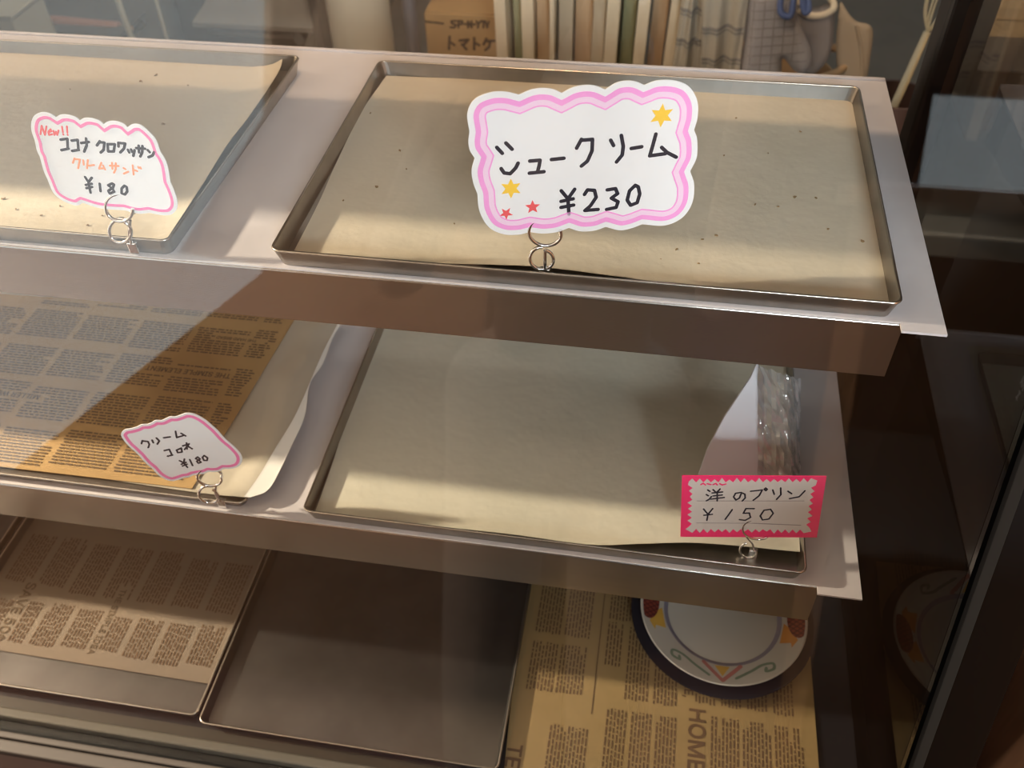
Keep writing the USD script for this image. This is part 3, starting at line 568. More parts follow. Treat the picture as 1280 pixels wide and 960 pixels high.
clip(P3, 'coiled wire clip holding the small tilted card', [((262, 596), 15.5, 10, .1, .0022, -.0016, -.4, 2*PI+.2), ((261, 618), 12.5, 9.5, .2, .0022, -.001, -1.3, 2*PI-1.5)], .0012, [((270, 606), .0016), ((270, 616), .0014), ((276, 626), .0006)])
clip(P4, 'dark coiled wire clip holding the red bordered card', [((945, 661), 17, 11, .1, .0022, -.0012, .6, 2*PI+.1), ((935, 688), 10, 8, .1, .0022, -.001, -.5, 2*PI-1.8)], .0009, [((932, 668), .0018), ((940, 678), .0014), ((942, 688), .0006)])

# ------------------------------------------------------------------ plate on its dark stand plate
pc = np.array([.3535, .0470]); zb = BZ+.0012
sp = obj('under_plate', lathe([(0.0001, .001), (.060, .001), (.062, 0), (.066, 0), (.068, .0015), (.0885, .0095), (.0892, .0108), (.0875, .0112), (.066, .0055), (.0001, .005)], (pc[0], pc[1], zb), 72), 'plate_dark', smooth=40)
tag(sp, 'dark round plate on newspaper beneath the painted white plate', 'plate')
pz = zb+.0062; RP = .0805
pl = thing('dinner_plate', 'white plate with painted fruit rim under the lower shelf', 'plate')
prof = [(.0001, .002), (.040, .002), (.041, 0), (.044, 0), (.0455, .002), (.055, .0042), (RP-.001, .0122), (RP, .0136), (RP-.0012, .0142), (.0565, .0070), (.053, .0048), (.0001, .0042)]
obj('dish', lathe(prof, (pc[0], pc[1], pz), 96), 'plate_white', pl, smooth=40)
def rim_z(r):
    return np.where(r < .053, .0042, np.where(r < .0565, .0048+(r-.053)/.0035*.0022, .0070+(r-.0565)/(RP-.0012-.0565)*.0072))
def decal(name, geom, m, off=.00025):
    gs = [q for q in (geom.geoms if hasattr(geom, 'geoms') else [geom]) if q.area > 1e-9]; ms = []
    for q in gs:
        t = trimesh.creation.triangulate_polygon(q, engine='earcut'); tm = trimesh.Trimesh(np.column_stack([t[0], np.zeros(len(t[0]))]), t[1], process=False)
        for _ in range(3):
            if tm.edges_unique_length.max() > .004: tm = tm.subdivide()
        ms.append(tm)
    tm = cat(*ms); r = np.hypot(tm.vertices[:, 0], tm.vertices[:, 1])
    tm.vertices = np.column_stack([tm.vertices[:, 0]+pc[0], tm.vertices[:, 1]+pc[1], pz+rim_z(r)+off])
    if tm.face_normals[:, 2].mean() < 0: tm.invert()
    return obj(name, tm, m, pl)
def pol(r, deg): return (r*math.cos(math.radians(deg)), r*math.sin(math.radians(deg)))
decal('lavender_ring', Point(0, 0).buffer(.0572, 32).difference(Point(0, 0).buffer(.0527, 32)), 'glaze_lavender')
rimdisc = Point(0, 0).buffer(RP-.0025, 48).difference(Point(0, 0).buffer(.0565, 48))
for q0 in (0, 180):
    el = Polygon([pol(1, 0)]*3) if False else Polygon([(pol(.0715, q0)[0]+.0098*math.cos(a), pol(.0715, q0)[1]+.0205*math.sin(a)) for a in np.linspace(0, 2*PI, 28)]).intersection(rimdisc)
    decal('painted_fruit', el, 'glaze_red', .0003)
    lat = []
    for k in range(-5, 6):
        c = pol(.0735, q0); lat += [LineString([(c[0]-.012, c[1]+k*.005-.009), (c[0]+.012, c[1]+k*.005+.009)]).buffer(.0005), LineString([(c[0]-.012, c[1]+k*.005+.009), (c[0]+.012, c[1]+k*.005-.009)]).buffer(.0005)]
    decal('fruit_lattice', unary_union(lat).intersection(el), 'glaze_dark_red', .0005)
    for sgn in (-1, 1):
        decal('painted_petal', unary_union([Polygon([pol(.0590, q0+sgn*4), pol(.0585, q0+sgn*16), pol(.0600, q0+sgn*26), pol(.0690, q0+sgn*22), pol(.0715, q0+sgn*26), pol(.0740, q0+sgn*18), pol(.066, q0+sgn*9)])]).difference(el).intersection(rimdisc), 'glaze_yellow' if q0 else 'glaze_orange')
for q0 in (90, 270):
    decal('painted_chevron', strokes([[pol(.0585, q0-17), pol(.0755, q0)], [pol(.0585, q0+17), pol(.0755, q0)]], .0038, False).intersection(rimdisc), 'glaze_pink')
    decal('painted_fan', Polygon([pol(.0585, q0-7), pol(.0585, q0+7), pol(.0705, q0)]).intersection(rimdisc), 'glaze_yellow', .0003)
    for sgn in (-1, 1):
        decal('painted_scroll', strokes([[pol(.072, q0+sgn*10), pol(.066, q0+sgn*24), pol(.064, q0+sgn*35), pol(.068, q0+sgn*43), pol(.073, q0+sgn*40), pol(.0715, q0+sgn*34), pol(.0685, q0+sgn*36)]], .0027).intersection(rimdisc), 'glaze_green')

# ------------------------------------------------------------------ bag standing on the lower shelf
bg = thing('pastry_bag', 'pale folded paper in crinkled clear film behind the red bordered card', 'bag')
zs = -H+.0052
A_, B_, C_ = on_z((868, 610), zs), on_z((945, 612), zs), on_z((948, 465), -H+.085)
yb_ = max(A_[1], B_[1]); 
PB = Plane((on_z((905, 612), zs)), .1, .22)
tri = Polygon([PB.uv(p) for p in [(866, 612), (884, 560), (905, 520), (938, 470), (946, 452), (955, 470), (954, 540), (955, 612)]])
obj('folded_paper', PB.extr(tri, .002), 'bag_paper', bg)
film = []
rf = np.random.default_rng(4)
top = [(946, 452), (968, 458), (985, 462), (1000, 470)]; bot = [(946, 612), (965, 612), (985, 610), (999, 606)]
G = np.zeros((19, 13, 3))
for i in range(19):
    for j in range(13):
        u_, v_ = j/12, i/18; tp = np.array([np.interp(u_, [0, .33, .66, 1], [q[k] for q in top]) for k in (0, 1)]); bt = np.array([np.interp(u_, [0, .33, .66, 1], [q[k] for q in bot]) for k in (0, 1)])
        px = tp*(1-v_)+bt*v_; uu, vv = PB.uv(px); G[i, j] = PB.p(uu, vv, .004+.012*math.sin(u_*PI)*(.4+.6*v_)+.006*(rf.random()-.5))
fm = sheet_mesh(G, .0003); obj('clear_film', fm, 'clear_film_look', bg)

# ------------------------------------------------------------------ kitchen bench and the things on it, behind the case
BEN = -.36
bench = thing('work_bench', 'steel work bench behind the display case carrying kitchen things', 'bench')
obj('bench_top', rbx(XL+.4, 1.0, .62, 1.55, BEN-.04, BEN, .006), 'steel_box', bench)
for (x, y) in ((XL+.5, .70), (XL+.5, 1.47), (.92, .70), (.92, 1.47)): obj('leg', rbx(x-.025, x+.025, y-.025, y+.025, FLOOR, BEN-.04, .004), 'steel_dark', bench)
def Y(px, y): return on_y(px, y)
# steel oven at left
y = .95
q0, q1 = Y((238, 20), y)[0], Y((390, 20), y)[0]
ov = thing('steel_oven', 'grey steel countertop oven with an open tray slot at left', 'oven')
zt = Y((300, -140), y)[2]
x0o, x1o = q0-.06, q1+.045
obj('body', rbx(x0o, x1o, y+.06, y+.45, BEN, zt, .006), 'steel_box', ov)
zA = Y((310, 22), y)[2]; zB = Y((310, 34), y)[2]
obj('hood', trimesh.convex.convex_hull(np.array([(x, yy, zz) for (x, yy, zz) in [(q0+.005, y-.01, zB), (q1, y-.01, zB), (q0+.005, y-.01, zB+.008), (q1, y-.01, zB+.008), (q0+.03, y+.07, zA+.03), (q1, y+.07, zA+.03), (q0+.03, y+.07, zA), (q1, y+.07, zA)]])), 'steel_light', ov)
obj('shelf_edge', rbx(q0+.02, q1-.02, y+.01, y+.06, Y((310, 50), y)[2], Y((310, 44), y)[2], .002), 'steel_light', ov)
obj('side_panel', rbx(q1+.006, q1+.02, y-.02, y+.07, BEN, zt, .002), 'steel_dark', ov)
obj('knob', trimesh.creation.cylinder(.010, .02, transform=trimesh.transformations.translation_matrix(Y((376, 46), y))@trimesh.transformations.rotation_matrix(PI/2, [1, 0, 0])), 'chrome', ov)
def rod(name, label, catn, p0, p1, y, r, m):
    a, b = Y(p0, y), Y(p1, y); d = b-a; a2, b2 = a-d*(a[2]-BEN)/(a[2]-b[2])*0+(b-a)*((a[2]-BEN)/(a[2]-b[2])), a-d*1.5
    o = thing(name, label, catn)
    obj('rod', tube([a2, b2], r, 10), m, o, smooth=50); obj('foot', trimesh.creation.cylinder(r*2.2, .006, transform=trimesh.transformations.translation_matrix(a2+[0, 0, .003])), 'steel_dark', o)
rod('upright_rod', 'pale upright rod standing left of the grey oven', 'rod', (147, 0), (164, 46), .92, .0052, 'rod_pale')
rod('upright_rod', 'thin grey rod close beside the oven hood', 'rod', (195, 0), (209, 50), .92, .0030, 'rod_pale')
a = Y((-20, 22), .9); b = Y((21, 40), .9)
pb = thing('pale_box', 'pale green white box at the far left edge behind the shelf', 'box')
obj('body', rbx(a[0], b[0], .9, 1.0, BEN, a[2], .004), 'block_pale', pb); obj('lid', rbx(a[0]-.003, b[0]+.003, .897, 1.003, a[2], a[2]+.006, .002), 'block_pale', pb)
a, b = Y((66, 26), 1.05), Y((118, 30), 1.05)
hp = thing('rolling_pin', 'pinkish wooden rolling pin lying behind the pale box', 'rolling pin')
zc = BEN+.0
rk = [Y((66, 26), 1.05), Y((150, 34), 1.05)]
obj('roller', tube([rk[0], rk[1]], .010, 12), 'pipe_pink', hp, smooth=50)
dr = rk[1]-rk[0]
obj('handle', tube([rk[1], rk[1]+dr*.18], .005, 8), 'basket_wood', hp); obj('handle', tube([rk[0], rk[0]-dr*.18], .005, 8), 'basket_wood', hp)
sb_ = thing('dark_tin', 'dark tin standing under the pinkish rolling pin', 'tin')
obj('body', rbx(rk[0][0]-.02, rk[1][0]+.02, 1.01, 1.11, BEN, min(rk[0][2], rk[1][2])-.0115, .006), 'steel_dark', sb_); obj('rim', rbx(rk[0][0]-.022, rk[1][0]+.022, 1.008, 1.112, BEN+.02, BEN+.026, .002), 'steel_box', sb_)
# cream bin
xa, xb = Y((398, 30), .85)[0], Y((476, 30), .85)[0]; cx = (xa+xb)/2; rr = (xb-xa)/2
cb = thing('cream_bin', 'tall rounded cream bin between the oven and the cardboard box', 'bin')
obj('body', lathe([(.0001, 0), (rr*.94, 0), (rr*.97, .01), (rr, .30), (rr*.97, .30), (.0001, .29)], (cx, .85+rr, BEN), 40), 'bucket_cream', cb, smooth=40)
obj('lid', lathe([(.0001, .30), (rr*1.03, .30), (rr*1.03, .325), (rr*.9, .335), (.0001, .335)], (cx, .85+rr, BEN), 40), 'bucket_cream', cb, smooth=40)
# slate coloured bottle between bin and box
xa, xb = Y((503, 30), .92)[0], Y((520, 30), .92)[0]; rr = (xb-xa)/2
tb = thing('dark_bottle', 'tall dark bottle in the gap left of the cardboard box', 'bottle')
obj('body', lathe([(.0001, 0), (rr, 0), (rr, .19), (rr*.4, .23), (rr*.4, .27), (.0001, .27)], ((xa+xb)/2, .93, BEN), 24), 'slate_blue', tb, smooth=40)
obj('cap', lathe([(.0001, .27), (rr*.5, .27), (rr*.5, .295), (.0001, .295)], ((xa+xb)/2, .93, BEN), 20), 'teal_cap', tb)
# cardboard box with writing
yb = .93; xa, xb = Y((531, 30), yb)[0], Y((632, 30), yb)[0]; zt = Y((531, 16), yb)[2]
cbx = thing('cardboard_box', 'brown cardboard box with handwritten Japanese letters', 'box')
obj('carton', rbx(xa, xb, yb, yb+.16, BEN, zt, .002), 'cardboard', cbx)
obj('lid_flap', rbx(xa+.002, xb-.002, yb+.002, yb+.078, zt, zt+.003, .001), 'cardboard', cbx); obj('lid_flap', rbx(xa+.002, xb-.002, yb+.082, yb+.158, zt, zt+.003, .001), 'cardboard', cbx)
PX = Plane((xa, yb, zt), 0, 0); cv = lambda pts: [PX.uv((495+x/4, y/4)) for x, y in pts]
L = [[(268, 183), (265, 245)], [(268, 208), (292, 225)], [(318, 203), (362, 198), (336, 226)], [(330, 222), (352, 246)], [(391, 190), (391, 246)], [(392, 212), (416, 226)], [(452, 194), (438, 222)], [(446, 206), (492, 204)], [(472, 206), (466, 235), (448, 250)]]
obj('lettering', PX.extr(strokes([cv(l) for l in L], .0045, False), .0003, 0), 'box_ink', cbx)
L = [[(300, 104), (276, 106), (280, 118), (300, 124), (292, 138), (272, 136)], [(312, 138), (312, 104), (332, 106), (330, 120), (312, 122)], [(342, 120), (352, 120)], [(360, 138), (360, 106), (378, 138), (378, 106)], [(388, 122), (396, 122)], [(402, 106), (412, 120), (424, 106)], [(412, 120), (410, 138)], [(428, 106), (448, 106)], [(438, 106), (437, 138)], [(448, 108), (456, 138), (464, 108)], [(150, 108), (180, 112)], [(190, 112), (236, 118)]]
obj('lettering', PX.extr(strokes([cv(l) for l in L], .0035, False), .0003, 0), 'box_ink', cbx)
# jars on top / behind the box
jr = thing('spice_jar', 'dark jar with teal cap standing on the cardboard box', 'jar'); jx = Y((580, 5), yb+.05)[0]
obj('jar', lathe([(.0001, 0), (.017, 0), (.018, .004), (.018, .05), (.013, .056), (.0001, .056)], (jx-.03, yb+.07, zt+.003), 24), 'dark_jar', jr, smooth=40); obj('cap', lathe([(.0001, .056), (.0145, .056), (.0145, .072), (.0001, .072)], (jx-.03, yb+.07, zt+.003), 24), 'teal_cap', jr)
# upright boards
yb = .86
specs = [(622, 636, 'board_cream', 0, 'pale narrow board touching the cardboard box'), (640, 650, 'board_green', .03, 'grey green board second from the cardboard box'), (652, 667, 'board_cream', .01, 'cream board in front of a wide brown one'), (668, 684, 'board_brown', .03, 'wide plain brown board, leftmost of the brown ones'),
         (686, 692, 'board_cream', .005, 'very thin cream board after the plain brown one'), (694, 712, 'board_grey', .03, 'mottled grey board above the large card top edge'), (713, 735, 'board_brown', .045, 'dark stained board in the middle of the row'), (736, 752, 'board_grey', .02, 'tan mottled board left of a cream one'), (753, 769, 'board_cream', .0, 'cream board standing left of the green board'), (771, 788, 'board_green', .035, 'mossy green board between two cream boards'),
         (789, 804, 'board_cream', .0, 'cream board right of the green board'), (806, 826, 'board_brown', .04, 'dark brown board next to the striped towels'), (827, 842, 'board_cream', .01, 'cream board touching the striped towels')]
for i, (a, b, m, dy, lab) in enumerate(specs):
    xa, xb = Y((a, 60), yb)[0]+.0004, Y((b, 60), yb)[0]-.0004
    t = thing('upright_board', lab, 'board', None)
    sk = 0.012*(i-4)/8
    v = np.array([(x+s_*sk, yy, zz) for x in (xa, xb) for yy in (yb+dy, yb+dy+.17) for zz, s_ in ((BEN, 0), (BEN+.30, 1))])
    obj('board', trimesh.convex.convex_hull(v), m, t)
# striped towels
def towel(label, px_l, px_r, y, seed, stripes):
    t = thing('kitchen_towel', label, 'towel')
    n, mrow = 24, 20; G = np.zeros((mrow+1, n+1, 3))
    for i in range(mrow+1):
        vv = i/mrow; yy_px = -60+vv*165
        for j in range(n+1):
            uu = j/n; l = np.interp(yy_px, [p[1] for p in px_l], [p[0] for p in px_l]); r = np.interp(yy_px, [p[1] for p in px_r], [p[0] for p in px_r])
            G[i, j] = Y((l+(r-l)*uu, yy_px), y); G[i, j, 1] += .006*math.sin(uu*9+seed)+.004*math.sin(uu*17+vv*3+seed)
    def solid(G, th):
        tm = sheet_mesh(G, 0.0); k = len(tm.vertices)//2; tm.vertices[k:] = G.reshape(-1, 3)+[0, th, 0]; tm.fix_normals(); return tm
    obj('cloth', solid(G, .008), 'towel_cream', t, smooth=50)
    for (f0, f1) in stripes:
        i0, i1 = f0*mrow, f1*mrow; rows = np.linspace(i0, i1, 3); S = np.stack([[np.array([np.interp(rw, range(mrow+1), G[:, j, k]) for k in range(3)]) for j in range(n+1)] for rw in rows]); S[..., 1] -= .0012
        obj('woven_stripe', solid(S, .001), 'towel_stripe', t)
    h = Y((0, -60), y)
towel('striped cream towel hanging beside the upright boards', [(864, -60), (852, 0), (838, 105)], [(884, -60), (880, 0), (877, 105)], .84, 1, [(.43, .455), (.47, .48), (.66, .685), (.70, .71)])
towel('striped cream towel hanging beside the quilted oven mitt', [(878, -60), (877, 0), (877, 105)], [(942, -60), (936, 0), (922, 105)], .82, 2.5, [(.565, .59), (.605, .615), (.80, .82), (.835, .845)])
rail_y = .835
tr = thing('towel_rail', 'steel rail above the work bench from which towels hang', 'rail')
pA, pB = Y((845, -62), rail_y), Y((1010, -52), rail_y); zr = max(pA[2], pB[2])+.004
obj('bar', tube([(pA[0]-.01, rail_y, zr), (pB[0]+.02, rail_y, zr)], .005, 10), 'chrome', tr, smooth=50)
for x in (pA[0], pB[0]): obj('hanger', tube([(x, rail_y, zr), (x, rail_y, CEIL)], .004, 8), 'steel_dark', tr, smooth=50)
# oven mitts: shaped from their outline, puffed
def puffy(P, outline_px, thick, n=0., seed=0):
    g = Polygon(spline([P.uv(p) for p in outline_px+outline_px[:1]], 5)).buffer(0)
    lev = np.linspace(0, 1, 6); R = math.sqrt(g.area)*.16; mf = m3.Manifold()
    for k, (a, b) in enumerate(zip(lev[:-1], lev[1:])):
        off = R*(1-math.sqrt(max(0, 1-((a+b)/2)**2))); q = g.buffer(-off)
        for gg in (q.geoms if hasattr(q, 'geoms') else [q]):
            if gg.area < 1e-6: continue
            c = m3.CrossSection([np.array(sg_orient(gg).exterior.coords)[:-1]]); mf += c.extrude(2*thick*b).translate((0, 0, -thick*b)) if k == 0 or True else mf
    mf = mf.refine_to_length(.007); t = tmesh(mf); trimesh.smoothing.filter_taubin(t, iterations=24); return P.put(t, n), g
mt = thing('oven_mitt', 'quilted grey beige oven mitt with thumb pointing right', 'oven mitt')
PM = Plane(Y((970, 60), .83), .05, .05)
om = [(935, -10), (965, -14), (990, -8), (996, 18), (1005, 40), (1014, 62), (1014, 80), (1004, 90), (992, 87), (979, 72), (977, 84), (974, 100), (950, 112), (928, 106), (924, 92), (929, 60), (933, 28)]
pm_, gm = puffy(PM, om, .016)
obj('quilted_body', pm_, 'mitt_quilt', mt, smooth=60)
from scipy.spatial import cKDTree
# quilting seams: cords laid in the surface
tri_ = trimesh.Trimesh(pm_.vertices, pm_.faces)
def drape(P, lines, mesh, r, lift=.0):
    loc = (mesh.vertices-P.O); uvz = np.column_stack([loc@P.U, loc@P.V, loc@P.N]); fr = uvz[:, 2] > -.002; kd = cKDTree(uvz[fr][:, :2]); out = []
    for l in lines:
        s_ = LineString(l)
        pts = [s_.interpolate(d) for d in np.arange(0, s_.length, .003)]
        if len(pts) < 3: continue
        P3 = []
        for p in pts:
            dd, ii = kd.query((p.x, p.y), k=4); P3.append(P.p(p.x, p.y, float(np.mean(uvz[fr][ii, 2]))+lift))
        out.append(tube(np.array(P3), r, 6))
    return cat(*out)
gi = gm.buffer(-.005); seams = []
for k in range(10):
    ln = LineString([PM.uv((915, 0+k*11)), PM.uv((1030, -8+k*11))]).intersection(gi); seams += [list(q.coords) for q in (ln.geoms if hasattr(ln, 'geoms') else [ln]) if q.length > .006]
for xx in (938, 951, 964, 977, 990):
    ln = LineString([PM.uv((xx+6, -20)), PM.uv((xx-6, 115))]).intersection(gi); seams += [list(q.coords) for q in (ln.geoms if hasattr(ln, 'geoms') else [ln]) if q.length > .006]
mat('seam_dark', (.25, .24, .25), .95)
obj('quilting_seams', drape(PM, seams, pm_, .0007), 'seam_dark', mt)
obj('hanging_loop', tube(spline([PM.p(*PM.uv(p), n) for p, n in [((975, -12), .012), ((974, 8), .02), ((986, 12), .022), ((991, -8), .018), ((1000, -14), .014), ((1003, 8), .02), ((1009, 4), .02), ((1006, -14), .012)]], 6), .0042, 8), 'mitt_blue', mt, smooth=50)
mt2 = thing('oven_mitt', 'plain folded oven mitt with cream lining behind the quilted one', 'oven mitt')
PM2 = Plane(Y((1015, 50), .875), -.1, .1)
om2 = [(992, 4), (1006, 10), (1024, 9), (1040, 6), (1043, 30), (1040, 60), (1032, 78), (1018, 90), (1000, 88), (988, 60)]
pm2, g2 = puffy(PM2, om2, .020); obj('body', pm2, 'mitt_plain', mt2, smooth=60)
cr = [(1000, 6), (1010, 13), (1024, 14), (1036, 10), (1043, 2), (1034, -4), (1010, -4), (1001, 0), (1000, 6)]
obj('cuff_lining', tube(spline([PM2.p(*PM2.uv(p), .020 if i < 5 else -.004) for i, p in enumerate(cr)], 6), .0048, 8), 'mitt_lining', mt2, smooth=50)
# curved wooden basket rim and cloth below the mitts
bk = thing('wooden_basket', 'shallow wooden basket with curved rim below the mitts', 'basket')
bc = Y((1000, 78), .90); 
a = np.linspace(0, 2*PI, 60); rx, ry = .085, .06
ctr = np.array([bc[0]-.005, .92, bc[2]-.035])
obj('rim', tube(np.column_stack([ctr[0]+rx*np.cos(a), ctr[1]+.03+ry*np.sin(a), ctr[2]+.012+.012*np.cos(a)**2]), .006, 8), 'basket_wood', bk, smooth=50)
obj('bowl', lathe([(.0001, BEN-ctr[2]), (.045, BEN-ctr[2]), (.060, .012), (.057, .012), (.043, BEN-ctr[2]+.004), (.0001, BEN-ctr[2]+.004)], ctr, 40), 'basket_wood', bk, smooth=40)
ct = thing('folded_cloth', 'beige triangular folded cloth right of the oven mitts', 'cloth')
PC = Plane(Y((1075, 60), .93), -.1, .25)
obj('cloth', puffy(PC, [(1050, 0), (1068, 25), (1090, 34), (1088, 70), (1080, 102), (1052, 100), (1045, 60)], .008)[0], 'cloth_beige', ct, smooth=60)
obj('fold', tube(spline([PC.p(*PC.uv(p), .009) for p in [(1070, 30), (1076, 60), (1078, 95)]], 5), .0025, 6), 'cloth_beige', ct)

# ------------------------------------------------------------------ right of the case
mat('cabinet_black', (.006, .006, .007), .6, spec=.2)
cab = thing('view_blocking_cabinet', 'tall dark cabinet with white letters placed to darken the view right of the case', 'cabinet')
obj('body', rbx(.622, 1.25, .06, .54, FLOOR, .30, .006), 'cabinet_black', cab); obj('front_section', rbx(.618, 1.25, -.32, .056, FLOOR, .30, .006), 'wood_brown', cab)  # tall body placed to hide the lit floor behind the side glass
obj('top', rbx(.612, 1.26, -.33, .55, .30, .325, .005), 'cabinet_black', cab)
lp = on_plane((1276, 487), (.6215, 0, 0), (1, 0, 0))
for tx, hh, du, dz in (('M', .011, -.008, .003), ('I', .010, -.002, -.012)):
    tm = meshkit.text_mesh(tx, hh, .0006, True); v = tm.vertices.copy(); tm.vertices = np.column_stack([lp[0]-v[:, 2], lp[1]-v[:, 0]-du, lp[2]+v[:, 1]+dz]); tm.fix_normals(); obj('lettering', tm, 'white_letters', cab)
tn = thing('added_dark_box', 'added black box hiding the lit bench and lower kraft bag', 'tin')  # added to keep the area below the bag dark
t0, t1 = on_y((1196, 100), .66), on_y((1300, 92), .66)
obj('body', rbx(t0[0], t1[0]+.1, .66, .745, BEN, t1[2], .008), 'cabinet_black', tn); obj('rim', rbx(t0[0]-.003, t1[0]+.103, .657, .748, t1[2], t1[2]+.004, .0015), 'steel_dark', tn)
# whisk in a crock
ya = .80; h0, h1 = Y((1127, 112), ya), Y((1159, 40), ya)
cr_ = thing('utensil_crock', 'dark crock on the bench right of the folded cloth', 'crock')
obj('body', lathe([(.0001, 0), (.040, 0), (.044, .01), (.044, h0[2]-BEN-.012), (.040, h0[2]-BEN-.012), (.039, .012), (.0001, .012)], (h0[0], ya+.01, BEN), 32), 'dark_jar', cr_, smooth=40)
wk = thing('whisk', 'pale wire whisk standing handle down in the dark crock', 'whisk')
dh = (h1-h0)/np.linalg.norm(h1-h0); side = np.array([1, 0, 0.]) - dh*dh[0]; side /= np.linalg.norm(side); dep = np.cross(dh, side)
obj('handle', tube([h0-dh*.06, h0, h1], [.0055, .0055, .0045], 10), 'rod_pale', wk, smooth=50)
for k in range(4):
    e = side*math.cos(k*PI/4)+dep*math.sin(k*PI/4); obj('wire_loop', tube(spline([h1, h1+dh*.03+e*.016, h1+dh*.08+e*.022, h1+dh*.115, h1+dh*.08-e*.022, h1+dh*.03-e*.016, h1], 6), .0013, 6), 'rod_pale', wk, smooth=50)
tp = thing('kraft_bag', 'tan kraft paper bag standing on the bench at far right', 'paper bag')
a = on_y((1218, 8), .75); b = on_y((1290, 70), .75)
v = np.array([(x, yy, z) for (x, z) in [(a[0], a[2]), (a[0]+.13, a[2]), (a[0]-.012, BEN), (a[0]+.13, BEN)] for yy in (.75, .83)])
obj('bag_body', trimesh.convex.convex_hull(v), 'tan_sheet', tp); obj('fold_line', bx(a[0]-.001, a[0]+.125, .7485, .7495, a[2]-.014, a[2]-.012), 'cardboard', tp)

# ------------------------------------------------------------------ shop side: added stand, rack shaping reflections, unseen lamps, photographer
lg = thing('added_shade_stand', 'added dark wooden stand out of view, shading the lower shelf and deck', 'stand')  # added to block window light from the lower shelf and deck
obj('top', rbx(.47, 1.10, -.70, -.50, .085, .11, .004), 'wood_dark', lg); obj('front_board', bx(.49, 1.08, -.56, -.53, FLOOR, .085), 'wood_dark', lg)
for z in (-.65, -.28): obj('shelf_board', bx(.50, 1.07, -.69, -.56, z, z+.02), 'wood_dark', lg)
for x in (.49, 1.06): obj('side_board', bx(x, x+.02, -.69, -.56, FLOOR, .085), 'wood_dark', lg)
rk_ = thing('unseen_rack', 'unseen dark wooden rack shaped to cut off the door haze in the front glass', 'rack')
sl = Polygon([(-1.95, FLOOR), (-1.55, -.916), (-.653, -.162), (-.885, -.145), (-.725, .104), (-.582, .325), (-.545, .446), (-.53, .86), (-.50, .90), (-.12, .90), (-.12, FLOOR)])  # outline shaped so its reflection edges the door haze
m = trimesh.creation.extrude_polygon(sl, .03, engine='earcut'); m.apply_transform(np.array([[1, 0, 0, 0], [0, 0, -1, -1.57], [0, 1, 0, 0], [0, 0, 0, 1.]])); m.fix_normals(); obj('side_panel', m, 'wood_dark', rk_)
m2 = m.copy(); m2.apply_translation((0, -.5, 0)); obj('side_panel', m2, 'wood_dark', rk_)
for (x, z) in ((-.9, -.42), (-.55, -.1), (-.45, .30), (-.45, .62)): obj('shelf_board', rbx(x, -.14, -2.07, -1.60, z-.01, z+.01, .003), 'wood_brown', rk_)
for nm, pos, lab in (('unseen_left_lamp', LAMP_A, 'unseen lamp hanging left of the case, lighting the front strips'), ('unseen_ceiling_lamp', LAMP_C, 'unseen ceiling lamp over the case, lighting the rear strip')):  # lamp bodies out of view, at the chosen light positions
    t = thing(nm, lab, 'lamp'); p = np.array(pos)
    obj('cord', tube([p+[0, 0, .08], (p[0], p[1], CEIL)], .003, 6), 'black_frame', t); obj('socket', trimesh.creation.cylinder(.016, .05, transform=trimesh.transformations.translation_matrix(p+[0, 0, .065])), 'black_frame', t)

